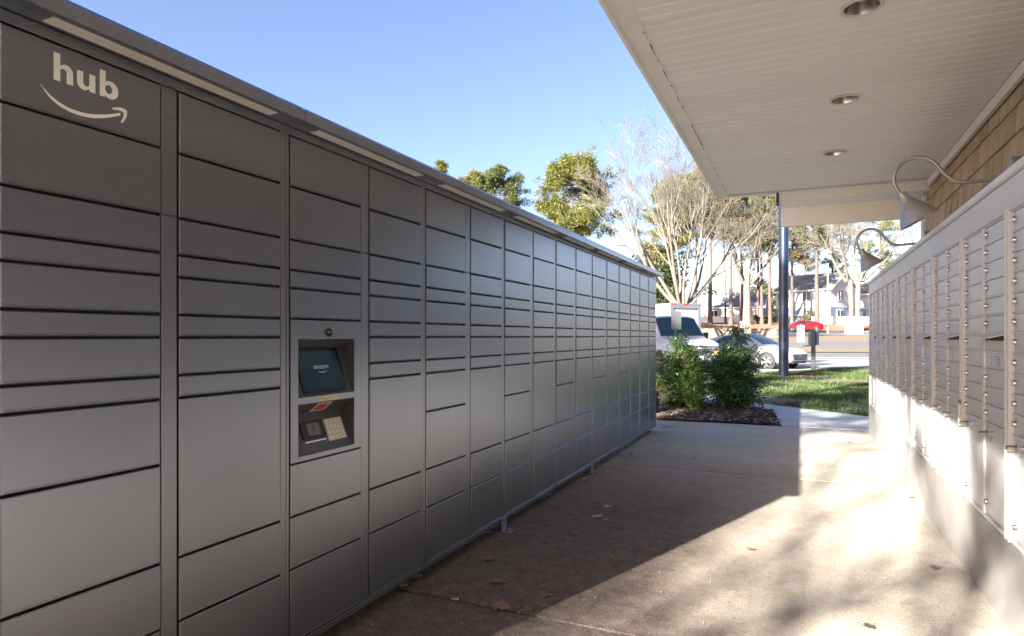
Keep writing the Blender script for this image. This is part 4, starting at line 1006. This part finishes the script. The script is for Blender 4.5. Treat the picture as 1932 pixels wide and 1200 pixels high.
# ------------------------------------------------------------------ poles and signs
BLUEP = M('dark_pole_paint', (.007, .015, .036), .32)
x, y = P(1478.5, 20.9); t = thing('lamp_post', 'tall dark blue black round pole standing in the lawn', 'lamp post', (x, y, 0))
mb = MB(); mb.lathe([(.158, -.1), (.156, 3), (.140, 8.2), (.0, 8.2)], 28); put('pole', mb, BLUEP, t, smooth=True)
mb = MB(); mb.lathe([(.19, -.05), (.19, .04), (.165, .055), (.0, .055)], 28); put('base_collar', mb, BLUEP, t, smooth=True)
mb = MB(); mb.cyl((0, 0, 8.0), (1.2, .4, 8.1), .05, n=8); mb.box(.9, 1.5, .2, .55, 8.05, 8.2); put('lamp_head', mb, BLUEP, t)
mb = MB(); x, y = P(1476, 20.2); rng = random.Random(97)
for i in range(700):
    a = rng.uniform(0, 6.28); r = abs(rng.gauss(0, .45)); L_ = rng.uniform(.02, .07); px_, py_ = P(1478.5, 20.9); cx, cy = px_+math.cos(a)*(r+.15), py_+math.sin(a)*(r+.15); b = rng.uniform(0, 6.28); k = len(mb.v)
    mb.v += [(cx, cy, .0), (cx+math.cos(b)*L_, cy+math.sin(b)*L_, .02), (cx-math.sin(b)*L_*.3, cy+math.cos(b)*L_*.3, .015)]; mb.f.append((k, k+1, k+2)); mb.m.append(0)
tag(put('dead_leaves', mb, M('rust_leaf', (.23, .10, .06), .8)), 'ring of dead tan leaves round the foot of the dark pole', 'leaf litter', kind='stuff')
# small back-facing sign on a green post, left of the shrubs
x, y = P(1276, 17.6); t = thing('street_sign', 'grey back of a small sign on a green post left of the shrubs', 'sign', (x, y, 0), rad(20))
mb = MB(); mb.box(-.028, .028, .004, .03, -.1, Zat(587, 17.6)-.01); put('post', mb, M('green_post', (.012, .05, .018), .5), t)
def rrect(w_, h_, r, z0): return [(p[0], p[1]+z0) for c in ((w_/2-r, h_/2-r, 0), (-w_/2+r, h_/2-r, 90), (-w_/2+r, -h_/2+r, 180), (w_/2-r, -h_/2+r, 270)) for p in arcpts(c[0], c[1], r, r, c[2], c[2]+90, 4)]
mb = MB(); mb.prism([(a, -.001, b) for a, b in rrect(.27, .52, .035, Zat(604.5, 17.6))], (0, .004, 0)); sg = put('sign_plate', mb, M('sign_back_grey', (.042, .048, .053), .6), t)
mb = MB(); mb.cyl((0, .001, Zat(592, 17.6)), (0, -.006, Zat(592, 17.6)), .008, n=8); mb.cyl((0, .001, Zat(617, 17.6)), (0, -.006, Zat(617, 17.6)), .008, n=8); put('bolt', mb, STEEL, sg)
# dark post with a grey plate
x, y = P(1534.5, 24.4); t = thing('sign_post', 'short dark post with a grey plate, right of the tall pole on the lawn', 'sign post', (x, y, 0), rad(-8))
mb = MB(); mb.box(-.075, .075, -.05, .05, -.1, Zat(620, 24.4)); put('post', mb, M('dark_post', (.016, .021, .03), .5), t)
mb = MB(); mb.prism([(a, .055, b) for a, b in rrect(.38, .52, .03, Zat(638, 24.4))], (0, .006, 0)); put('sign_plate', mb, M('plate_blue_grey', (.07, .09, .13), .45, metal=.2), t)
x, y = P(1511, 47); t = thing('sign_post', 'white plate on a slim dark post in front of the red car', 'sign post', (x, y, hgt(47)), rad(4))
mb = MB(); mb.box(-.04, .04, -.05, -.01, -.1, Zat(611, 47)-hgt(47)); put('post', mb, M('slim_post', (.03, .04, .037), .5), t)
mb = MB(); mb.box(-.24, .24, 0, .02, Zat(646, 47)-hgt(47), Zat(614, 47)-hgt(47)); put('sign_plate', mb, M('white_plate', (.72, .73, .74), .5), t)
x, y = P(1401, 44); t = thing('sign_post', 'small grey sign on a dark post above the roof of the white sedan', 'sign post', (x, y, hgt(44)))
mb = MB(); mb.box(-.035, .035, 0, .05, -.1, Zat(604, 44)-hgt(44)); put('post', mb, M('slim_post', (.03, .04, .037), .5), t)
mb = MB(); mb.box(-.17, .17, .055, .065, Zat(620, 44)-hgt(44), Zat(607, 44)-hgt(44)); put('sign_plate', mb, M('plate_grey', (.2, .21, .23), .5), t)
x, y = P(1562, 72); t = thing('utility_pole', 'thin pale green pole in front of the white house', 'pole', (x, y, hgt(72)))
mb = MB(); mb.cyl((0, 0, -.2), (0, 0, Zat(499, 72)-hgt(72)), .12, .09, 10); put('pole', mb, M('pale_green_pole', (.22, .25, .19), .7, var=.15, vscale=2), t)
mb = MB(); mb.cyl((0, 0, Zat(499, 72)-hgt(72)), (0, 0, Zat(497, 72)-hgt(72)), .11, .04, 10); put('pole_cap', mb, M('pale_green_pole', (.42, .46, .36)), t)
x, y = P(1611, 70); t = thing('utility_box', 'white utility box beside the far road under the double trunk tree', 'utility box', (x, y, hgt(70)), rad(YAW+4))
mb = MB(); mb.box(-.82, .82, -.4, .4, -.1, 1.86); put('body', mb, M('white_box_paint', (.74, .74, .73), .6), t)
mb = MB(); mb.box(-.84, .84, -.43, .43, 1.862, 1.95); put('lid', mb, M('white_box_paint', (.74, .74, .73)), t)
mb = MB(); mb.box(-.02, .02, -.412, -.402, .1, 1.8); put('door_seam', mb, M('plate_grey', (.45, .47, .5)), t)
# cobra head street light over the lockers
u = 42; x, y = P(1206, u); t = thing('street_light', 'dark street light with an angled arm above the far lockers', 'street light', (x, y, hgt(u)))
zz = lambda py: Zat(py, u) - hgt(u)
mb = MB(); mb.cyl((0, 0, -.2), (0, 0, zz(489)), .10, .08, 10); put('pole', mb, BLUEP, t)
rt = lambda px: R_*((px-1206)/1200*u)
DK = M('street_light_grey', (.10, .11, .12), .5, metal=.3)
mb = MB(); mb.tube([rt(1206)+Vector((0,0,zz(489))), rt(1192)+Vector((0,0,zz(474))), rt(1180)+Vector((0,0,zz(462.5))), rt(1172)+Vector((0,0,zz(462)))], .05, 8); put('arm', mb, DK, t)
mb = MB(); a, b = rt(1160), rt(1177); F2 = F_*.16
mb.add([a-F2*.6+Vector((0,0,zz(462.6))), a+F2*.6+Vector((0,0,zz(462.6))), b+F2+Vector((0,0,zz(463.2))), b-F2+Vector((0,0,zz(463.2))), a-F2*.5+Vector((0,0,zz(461.6))), a+F2*.5+Vector((0,0,zz(461.6))), b+F2*.8+Vector((0,0,zz(460))), b-F2*.8+Vector((0,0,zz(460)))], [(3,2,1,0),(4,5,6,7),(0,1,5,4),(1,2,6,5),(2,3,7,6),(3,0,4,7)])
put('lamp_head', mb, DK, t)

# ------------------------------------------------------------------ houses, fence, stone wall
HW = M('white_siding', (.42, .45, .50), .6, var=.03, vscale=.5); HB = M('blue_grey_siding', (.13, .19, .26), .6); HR = M('house_shingles', (.24, .215, .195), .9, var=.3, vscale=.6); GL = M('dark_glass', (.03, .04, .055), .08); TRW = M('white_trim', (.80, .80, .80), .5); CRM = M('cream_siding', (.36, .335, .23), .7); GRR = M('grey_blue_roof', (.12, .135, .165), .8, var=.15, vscale=.8)
def house(label, px, u, rz, wd, dp, eave, rise, wallm, roofm, wins=(), band=None, base=None, over=.35):
    """gable end looks along local -y; ridge runs along y"""
    x, y = P(px, u); z0 = hgt(u) if base is None else base; t = thing('house', label, 'house', (x, y, z0), rz); h = wd/2
    mb = MB(); mb.prism([(-h, 0, -.3), (h, 0, -.3), (h, 0, eave), (0, 0, eave+rise), (-h, 0, eave)], (0, dp, 0)); w_ = put('wall', mb, wallm, t)
    rf = MB(); k = over*rise/h
    rf.prism([(-h-over, -.3, eave-k), (0, -.3, eave+rise), (h+over, -.3, eave-k), (h+over, -.3, eave-k+.16), (0, -.3, eave+rise+.18), (-h-over, -.3, eave-k+.16)], (0, dp+.6, 0)); put('roof', rf, roofm, t)
    for sgn in (-1, 1):
        mb = MB(); mb.prism([(sgn*(h+over), -.34, eave-k-.06), (0, -.34, eave+rise-.06), (0, -.34, eave+rise+.20), (sgn*(h+over), -.34, eave-k+.18)], (0, .035, 0)); put('rake_trim', mb, TRW, t)
        mb = MB(); mb.box(sgn*(h+over+.02)-.02, sgn*(h+over+.02)+.02, -.3, dp+.3, eave-k-.04, eave-k+.17); put('eave_trim', mb, TRW, t)
    if band:
        mb = MB(); mb.box(-h-.03, h+.03, -.03, dp+.03, -.2, band); put('lower_siding', mb, HB, t)
    for (a, z, ww, hh, side) in wins:
        mb = MB(); g = MB(); n = MB()
        if side == 'f':
            mb.box(a-ww/2-.1, a+ww/2+.1, -.10, -.032, z-.1, z+hh+.1); g.box(a-ww/2, a+ww/2, -.115, -.102, z, z+hh); n.box(a-.05, a+.05, -.13, -.117, z, z+hh)
        else:
            mb.box(-h-.10, -h-.032, a-ww/2-.1, a+ww/2+.1, z-.1, z+hh+.1); g.box(-h-.115, -h-.102, a-ww/2, a+ww/2, z, z+hh); n.box(-h-.13, -h-.117, a-.05, a+.05, z, z+hh)
        f = put('window', mb, TRW, t); put('pane', g, GL, f); put('mullion', n, TRW, f)
    return t
house('large white two storey house with blue grey lower walls on the right', 1593, 95, rad(YAW+38), 8.6, 8.4, 5.0, 2.5, HW, HR, [(-1.4, 3.4, 1.5, 1.5, 'f'), (1.9, 3.4, 1.2, 1.5, 'f'), (-1.5, .6, 1.9, 1.3, 'f'), (2.0, .6, 1.2, 1.4, 'f'), (3.5, 3.3, 1.2, 1.4, 's'), (7.5, 3.3, 1.2, 1.4, 's')], band=2.3, base=3.3)
house('second white house partly hidden by the mailboxes', 1668, 100, rad(YAW+38), 8.6, 9, 4.6, 2.3, HW, HR, [(-2.6, 3.2, 1.5, 1.5, 'f'), (1.0, 3.2, 1.5, 1.5, 'f'), (-2.4, .6, 1.7, 1.3, 'f')], band=2.2, base=3.3)
house('cream house with a grey blue roof between the pine trunks', 1370, 118, rad(YAW+70), 7.5, 6, 2.9, 2.3, CRM, GRR, [(-1.5, 1.0, 1.3, 1.3, 'f'), (1.6, 1.0, 1.1, 1.3, 'f'), (2.0, 1.0, 1.3, 1.3, 's')], base=3.7)
house('small white house with a grey roof left of the black pole', 1446, 112, rad(YAW+60), 6.5, 7, 2.9, 2.0, HW, GRR, [(-1.2, 1.0, 1.1, 1.3, 'f'), (1.5, 1.0, 1.1, 1.3, 's')], base=3.6)
house('pale house far behind the box truck', 1326, 120, rad(YAW+20), 7, 6, 3.2, 2.0, M('pale_siding', (.60, .62, .62), .7), GRR, [(-1.5, 1.1, 1.2, 1.3, 'f'), (1.5, 1.1, 1.2, 1.3, 'f')], base=3.7)
mt_ = M('vinyl_fence', (.76, .76, .76), .5)
x, y = P(1368, 93); t = thing('fence', 'low white panel fence behind the pine trunks', 'fence', (x, y, hgt(93)), rad(YAW))
for i in range(-4, 5):
    mb = MB(); mb.box(i*1.5-.06, i*1.5+.06, -.06, .06, -.3, .98); put('post', mb, mt_, t)
    if i < 4: mb = MB(); mb.box(i*1.5+.065, i*1.5+1.435, -.02, .02, -.2, .9); put('panel', mb, mt_, t)
x, y = P(1590, 88); t = thing('fence', 'low white fence across the front of the white house', 'fence', (x, y, hgt(88)), rad(YAW))
for i in range(-3, 4):
    mb = MB(); mb.box(i*1.4-.06, i*1.4+.06, -.06, .06, -.3, 1.1); put('post', mb, mt_, t)
    if i < 3: mb = MB(); mb.box(i*1.4+.065, i*1.4+1.335, -.02, .02, -.2, 1.0); put('panel', mb, mt_, t)
STONE = M('rubble_stone', (.17, .15, .125), .9, var=.35, vscale=2.5, bump=.5, bscale=12)
x, y = P(1372, 61); t = thing('retaining_wall', 'low rubble stone retaining wall behind the white sedan', 'stone wall', (x, y, hgt(61)), rad(YAW)); rng = random.Random(98); mb = MB()
for r in range(4):
    q = -3.2
    while q < 4.6:
        wd = rng.uniform(.25, .6); d = rng.uniform(0, .06); z = r*.23; hh = rng.uniform(.19, .225); k = [(q+.01, -d, z), (q+wd-.01, -d, z+rng.uniform(0,.02)), (q+wd-.02, -d, z+hh), (q+.02, -d, z+hh-rng.uniform(0,.02))]
        mb.prism(k, (0, .4, 0)); q += wd
o = put('stone_courses', mb, STONE, t); o['kind'] = 'stuff'
# ------------------------------------------------------------------ vehicles: lofted bodies (x forward, y to the left)
WPAINT = M('white_car_paint', (.40, .40, .415), .25, coat=.6); REDP = M('red_car_paint', (.40, .008, .012), .25, coat=.6)
GLASSM = M('tinted_car_glass', (.016, .036, .05), .04, spec=.8); BLKP = M('black_trim', (.02, .02, .022), .45); TYRE = M('tyre_rubber', (.035, .034, .033), .8)
RIMM = M('alloy_rim', (.50, .50, .51), .28, metal=.8); DUST = M('steel_wheel', (.34, .32, .30), .5, metal=.5); HEADL = M('headlamp_glass', (.06, .08, .11), .08, coat=.5); AMB = M('amber_lens', (.75, .28, .03), .2); REDL = M('red_lens', (.50, .02, .02), .2)
class Loft:
    """half sections (x, half widths and heights) joined into a closed body; surf() gives points on it for glass and trim"""
    def __init__(s, st): s.st = st
    def half(s, i):
        x, w_, z0, zb, wr, zr, zt = s.st[i]
        zm = z0 + (zb-z0)*.5
        return [(w_*.84, z0), (w_*.975, z0+.10), (w_, zm), (w_*.985, zb-.10*(zb-z0)), (w_*.95, zb), (wr, zr), (wr*.80, zr+(zt-zr)*.62), (wr*.45, zt-.012), (0, zt)]
    def at(s, x, k):
        st = s.st
        for i in range(len(st)-1):
            if st[i][0] <= x <= st[i+1][0]:
                f = (x-st[i][0])/(st[i+1][0]-st[i][0]); A, B = s.half(i), s.half(i+1)
                j = min(int(k), 7); g = k-j
                a = [A[j][q]*(1-g) + A[j+1][q]*g for q in (0, 1)]; b = [B[j][q]*(1-g) + B[j+1][q]*g for q in (0, 1)]
                return Vector((x, a[0]*(1-f)+b[0]*f, a[1]*(1-f)+b[1]*f))
        return Vector((x, 0, 0))
    def body(s):
        mb = MB(); n = 17
        for i in range(len(s.st)):
            H = s.half(i); x = s.st[i][0]
            mb.v += [(x, y, z) for y, z in H] + [(x, -y, z) for y, z in reversed(H[:-1])]
        for i in range(len(s.st)-1):
            for k in range(n-1): mb.f.append((i*n+k, i*n+k+1, (i+1)*n+k+1, (i+1)*n+k)); mb.m.append(0)
            mb.f.append((i*n+n-1, i*n, (i+1)*n, (i+1)*n+n-1)); mb.m.append(0)
        mb.f.append(tuple(range(n))); mb.m.append(0); mb.f.append(tuple(reversed(range((len(s.st)-1)*n, len(s.st)*n)))); mb.m.append(0)
        return mb
    def patch(s, corners, nx=8, nk=4, off=.007, side=1):
        """sheet over the body between four (x, k) corners, raised by off; k above 8 runs down the other side"""
        mb = MB(); (x0,k0),(x1,k1),(x2,k2),(x3,k3) = corners
        def pt(x, k):
            p = s.at(x, k if k <= 8 else 16-k); y = p.y if k <= 8 else -p.y
            return Vector((x, y*side, p.z))
        G_ = []
        for i in range(nx+1):
            a = i/nx; row = []
            for j in range(nk+1):
                b = j/nk; x = (x0*(1-a)+x1*a)*(1-b) + (x3*(1-a)+x2*a)*b; k = (k0*(1-a)+k1*a)*(1-b) + (k3*(1-a)+k2*a)*b
                row.append(pt(x, k))
            G_.append(row)
        for i in range(nx+1):
            for j in range(nk+1):
                du = G_[min(i+1,nx)][j]-G_[max(i-1,0)][j]; dv = G_[i][min(j+1,nk)]-G_[i][max(j-1,0)]
                n = du.cross(dv); n = n.normalized() if n.length > 1e-9 else Vector((0,0,1))
                if n.dot(G_[i][j]-Vector((G_[i][j].x*.9, 0, .6))) < 0: n = -n
                mb.v.append(tuple(G_[i][j] + n*off))
        for i in range(nx):
            for j in range(nk): a = i*(nk+1)+j; mb.f.append((a, a+1, a+nk+2, a+nk+1)); mb.m.append(0)
        return mb
def wheel(par, x, y, r, w_, sgn, rimm, spokes=10, loc=None):
    m = Matrix.Rotation(rad(-90*sgn), 4, 'X')
    mb = MB(); mb.lathe([(r*.62, -w_*.5), (r*.94, -w_*.5), (r, -w_*.32), (r, w_*.32), (r*.94, w_*.5), (r*.66, w_*.5), (r*.64, w_*.3)], 28, m)
    wh = put('wheel', mb, TYRE, par, (x, y, r), smooth=True)
    mb = MB(); mb.lathe([(r*.66, w_*.46), (r*.60, w_*.44), (r*.58, w_*.1)], 28, m)
    for i in range(spokes):
        a = 2*math.pi*i/spokes + (.16 if i % 2 else -.16)*(spokes == 10); c = m @ Vector((math.cos(a)*r*.10, math.sin(a)*r*.10, w_*.38)); d = m @ Vector((math.cos(a)*r*.60, math.sin(a)*r*.60, w_*.40)); mb.cyl(c, d, r*.055, r*.045, 6)
    mb.lathe([(r*.16, w_*.36), (r*.14, w_*.46), (.0, w_*.47)], 14, m); put('rim', mb, rimm, wh, smooth=True)
    mb = MB(); mb.lathe([(r*.58, w_*.12), (.0, w_*.12)], 20, m); put('brake_disc', mb, BLKP, wh)
def arch(par, x, y, r, sgn):
    mb = MB(); m = Matrix.Rotation(rad(-90*sgn), 4, 'X'); mb.lathe([(.0, .004), (r, .004), (r, -.10)], 26, m); put('wheel_arch', mb, BLKP, par, (x, y, r*.86))
def cbox(par, name, m, x0, x1, y0, y1, z0, z1):
    mb = MB(); mb.box(x0, x1, y0, y1, z0, z1); return put(name, mb, m, par)
def sedan(label, px, u, heading, paint, group='cars parked along the road', base=0., front_plate=True):
    x, y = P(px, u); t = thing('parked_car', label, 'car', (x, y, base), heading, group=group)
    st = [(-2.28,.66,.36,.90,.56,.94,.96),(-2.22,.76,.28,.96,.64,1.0,1.03),(-2.0,.85,.23,.99,.66,1.05,1.08),(-1.65,.885,.21,.98,.66,1.09,1.12),(-1.25,.90,.2,.97,.60,1.24,1.28),(-.75,.905,.19,.95,.57,1.37,1.41),(-.2,.905,.19,.93,.565,1.405,1.445),(.3,.905,.19,.91,.57,1.36,1.405),(.75,.905,.19,.895,.62,1.16,1.205),(1.12,.90,.2,.88,.70,.945,.985),(1.5,.895,.2,.85,.72,.885,.92),(1.85,.875,.22,.79,.68,.82,.85),(2.08,.83,.25,.72,.62,.745,.77),(2.22,.74,.29,.64,.54,.655,.67),(2.28,.62,.35,.56,.44,.575,.585)]
    L = Loft(st); put('body', L.body(), paint, t, smooth=True)
    put('windscreen', L.patch(((1.08, 5.25), (1.08, 10.75), (.32, 10.6), (.32, 5.4)), 8, 6), GLASSM, t, smooth=True)
    put('rear_window', L.patch(((-1.60, 5.3), (-1.60, 10.7), (-.82, 10.6), (-.82, 5.4)), 8, 6), GLASSM, t, smooth=True)
    for sg in (1, -1):
        put('side_window', L.patch(((-.18, 4.12), (.92, 4.12), (.32, 4.86), (-.18, 4.88)), 6, 3, .006, sg), GLASSM, t, smooth=True)
        put('side_window', L.patch(((-1.28, 4.2), (-.26, 4.12), (-.26, 4.88), (-.78, 4.86)), 6, 3, .006, sg), GLASSM, t, smooth=True)
        put('headlight', L.patch(((1.62, 3.3), (2.17, 2.7), (2.20, 3.6), (1.72, 4.3)), 6, 3, .008, sg), HEADL, t, smooth=True)
        put('fog_light', L.patch(((2.02, 1.1), (2.20, 1.2), (2.20, 1.7), (2.06, 1.9)), 4, 3, .008, sg), BLKP, t)
        put('tail_light', L.patch(((-2.24, 3.0), (-1.95, 3.1), (-1.98, 4.1), (-2.24, 4.0)), 4, 3, .008, sg), REDL, t)
        mb = MB(); mb.lathe([(.0, -.10), (.05, -.09), (.075, -.02), (.075, .05), (.0, .06)], 12, Matrix.Translation((.78, sg*1.0, .98)) @ Matrix.Rotation(rad(90), 4, 'Y')); mr_ = put('mirror', mb, paint, t, smooth=True)
        for k in ((.36, .368), (-.24, -.232)):
            put('door_seam', L.patch(((k[0], 1.2), (k[1], 1.2), (k[1], 3.9), (k[0], 3.9)), 1, 4, .004, sg), BLKP, t)
        for k in (.0, -.62): put('door_handle', L.patch(((k-.24, 3.35), (k-.06, 3.35), (k-.06, 3.55), (k-.24, 3.55)), 2, 1, .018, sg), paint, t)
        for xx in (1.38, -1.36):
            arch(t, xx, sg*.905, .375, sg); wheel(t, xx, sg*.825, .318, .205, sg, RIMM)
    gr = MB(); gr.prism([(2.2, -.44, .38), (2.2, .44, .38), (2.2, .56, .60), (2.2, -.56, .60)], (.096, 0, .0)); g = put('grille', gr, BLKP, t)
    for i in range(4):
        z = .415 + i*.046; h_ = .45 + i*.022; mb = MB(); mb.box(2.297, 2.306, -h_, h_, z, z+.010); put('grille_bar', mb, CHROME, g)
    mb = MB(); mb.lathe([(.060, 0), (.075, .004), (.060, .008), (.052, .004), (.060, 0)], 20, Matrix.Translation((2.30, 0, .575)) @ Matrix.Diagonal((1, 1.35, .8, 1)) @ Matrix.Rotation(rad(90), 4, 'Y'))
    mb.box(2.300, 2.308, -.045, -.028, .545, .605); mb.box(2.300, 2.308, .028, .045, .545, .605); mb.box(2.300, 2.308, -.0279, .0279, .568, .583); put('emblem', mb, CHROME, g)
    if front_plate: cbox(t, 'front_plate', M('dark_plate', (.05, .055, .08), .5), 2.313, 2.32, -.17, .17, .415, .54)
    cbox(t, 'lower_intake', BLKP, 2.2, 2.27, -.5, .5, .235, .32); cbox(t, 'rear_plate', M('white_plate', (.72, .73, .74)), -2.295, -2.285, -.17, .17, .70, .83)
    return t
# headings: the view direction at each car turned by what the ellipses of the wheels show
x, y = P(1428, 26.6)
sedan('white sedan parked nose right behind the tall dark pole', 1411, 27.0, rad(-28), WPAINT)
sedan('red sedan parked on the far road in front of the white house', 1512, 75.5, rad(180+YAW-6), REDP, base=hgt(75.5)+.03)
# white passenger van
x, y = P(1248, 25.2); t = thing('parked_van', 'white van with a grey grille and bumper behind the shrubs', 'van', (x, y, 0), rad(-52))
st = [(-2.85,.90,.42,1.06,.80,1.96,2.0),(-2.75,.97,.38,1.08,.86,2.03,2.08),(-2.4,.995,.36,1.09,.88,2.05,2.11),(.75,.995,.36,1.09,.88,2.05,2.11),(1.05,.995,.36,1.10,.85,1.98,2.06),(1.35,.995,.36,1.10,.86,1.66,1.72),(1.72,.99,.36,1.10,.90,1.27,1.31),(2.0,.99,.36,1.10,.89,1.21,1.25),(2.45,.98,.38,1.06,.86,1.14,1.17),(2.68,.95,.40,1.02,.82,1.07,1.10),(2.76,.90,.42,.96,.78,.99,1.01)]
L = Loft(st); put('body', L.body(), WPAINT, t, smooth=True)
put('windscreen', L.patch(((1.69, 5.15), (1.69, 10.85), (1.07, 10.75), (1.07, 5.25)), 8, 8), GLASSM, t, smooth=True)
for sg in (1, -1):
    put('side_window', L.patch(((.30, 4.10), (1.42, 4.10), (1.08, 4.85), (.30, 4.88)), 6, 3, .006, sg), GLASSM, t, smooth=True)
    put('side_window', L.patch(((-1.1, 4.12), (.18, 4.12), (.18, 4.88), (-1.1, 4.88)), 6, 3, .006, sg), GLASSM, t, smooth=True)
    put('side_window', L.patch(((-2.5, 4.12), (-1.2, 4.12), (-1.2, 4.88), (-2.5, 4.88)), 6, 3, .006, sg), GLASSM, t, smooth=True)
    put('door_seam', L.patch(((.235, 1.2), (.247, 1.2), (.247, 4.9), (.235, 4.9)), 1, 4, .004, sg), BLKP, t)
    arch(t, 1.78, sg*.992, .44, sg); arch(t, -1.75, sg*.992, .44, sg)
    wheel(t, 1.78, sg*.90, .37, .23, sg, DUST, 8); wheel(t, -1.75, sg*.90, .37, .23, sg, DUST, 8)
    mb = MB(); mb.box(1.28, 1.38, sg*1.07-.0, sg*1.07+sg*.17, 1.16, 1.46); mb.box(1.30, 1.36, sg*.93, sg*1.068, 1.2, 1.26); put('mirror', mb, BLKP, t)
    h_ = cbox(t, 'headlight', HEADL, 2.60, 2.785, min(sg*.64, sg*.90), max(sg*.64, sg*.90), .80, .985); cbox(t, 'turn_signal', AMB, 2.60, 2.783, min(sg*.645, sg*.905), max(sg*.645, sg*.905), .70, .798)
g = cbox(t, 'grille', M('grey_grille', (.055, .058, .066), .45), 2.6, 2.79, -.635, .635, .70, .985)
for z in (.735, .775, .815, .855, .93, .965): cbox(g, 'grille_bar', M('grille_bar_grey', (.10, .105, .115), .4), 2.7905, 2.80, -.62, .62, z-.008, z+.008)
cbox(g, 'grille_bar', M('grille_band', (.14, .145, .16), .4), 2.7905, 2.806, -.63, .63, .872, .908)
mb = MB(); bow = [(-.12, -.022), (-.045, -.022), (-.035, -.045), (.045, -.045), (.035, -.022), (.12, -.022), (.12, .022), (.045, .022), (.035, .045), (-.045, .045), (-.035, .022), (-.12, .022)]
mb.prism([(2.807, a, .89+b) for a, b in bow], (.008, 0, 0)); put('emblem', mb, M('pale_emblem', (.75, .73, .68), .25, metal=.5), g)
bp_ = cbox(t, 'bumper', M('grey_bumper', (.20, .215, .235), .45, metal=.3), 2.55, 2.88, -.93, .93, .42, .66); cbox(t, 'bumper_valance', BLKP, 2.5, 2.80, -.88, .88, .28, .418)
cbox(t, 'licence_plate', M('white_plate', (.72, .73, .74)), 2.882, 2.89, -.16, .16, .48, .63)
cbox(t, 'wiper', BLKP, 1.70, 1.73, -.7, .1, 1.325, 1.34)
mb = MB(); mb.lathe([(.17, -.012), (.185, 0), (.17, .012), (.16, 0), (.17, -.012)], 20, Matrix.Translation((1.42, .38, 1.42)) @ Matrix.Rotation(rad(-65), 4, 'Y'))
put('steering_wheel', mb, BLKP, t)
# white box truck seen from its rear corner
x, y = P(1293, 38.5); t = thing('box_truck', 'white box truck with red marker lights along its rear roof edge', 'truck', (x, y, hgt(38.5)), rad(YAW + 118))
zt = Zat(572, 38)-hgt(38.5)
bx = MB(); bx.panel(-6.2, 0.0, -1.2, 1.2, .95, zt, .02); bx = MB(); bx.box(.08, 6.2, -1.2, 1.2, .95, zt-.02); put('cargo_box', bx, M('white_box_panel', (.50, .50, .51), .4), t)
fr = M('truck_frame_grey', (.16, .175, .20), .4, metal=.3)
for nm, q in (('rear_frame', (-.06, .078, -1.22, -.98, .9, zt-.3)), ('rear_frame', (-.06, .078, .98, 1.22, .9, zt-.3)), ('rear_frame', (-.06, .078, -1.22, 1.22, zt-.299, zt))): cbox(t, nm, fr, *q)
for i in range(7):
    z = .98 + i*(zt-1.36)/7
    o = cbox(t, 'door_panel', M('roll_door_white', (.50, .50, .51), .4), .0, .075, -.978, .978, z+.004, z+(zt-1.36)/7-.004)
    if i == 3:
        cbox(o, 'door_mark', M('teal_mark', (.05, .42, .45), .5), -.003, -.0005, .02, .10, z+.05, z+.26)
        cbox(o, 'door_mark', M('olive_mark', (.30, .32, .16), .5), -.003, -.0005, -.55, -.28, z+.1, z+.14)
    if i == 5:
        for q in range(9): cbox(o, 'faded_letter', M('faded_print', (.38, .39, .41), .5), -.003, -.0005, .62-q*.15, .72-q*.15, z+.08, z+.19)
for yy in (-1.12, -.14, 0, .14, 1.12, .85): cbox(t, 'marker_light', REDL, -.075, -.061, yy-.06, yy+.06, zt-.09, zt-.02)
cbox(t, 'rear_bumper', fr, -.2, .06, -1.2, 1.2, .5, .65); cbox(t, 'chassis', BLKP, .1, 7.2, -.4, .4, .55, .94)
cab = MB(); cab.prism([(6.3, -1.05, .5), (8.4, -1.05, .5), (8.4, -1.05, 1.3), (7.6, -1.05, 1.5), (7.2, -1.05, 2.3), (6.3, -1.05, 2.4)], (0, 2.1, 0)); put('cab', cab, WPAINT, t)
for sg in (1, -1):
    for xx in (1.6, 7.4): wheel(t, xx, sg*1.0, .42, .26, sg, DUST, 8)
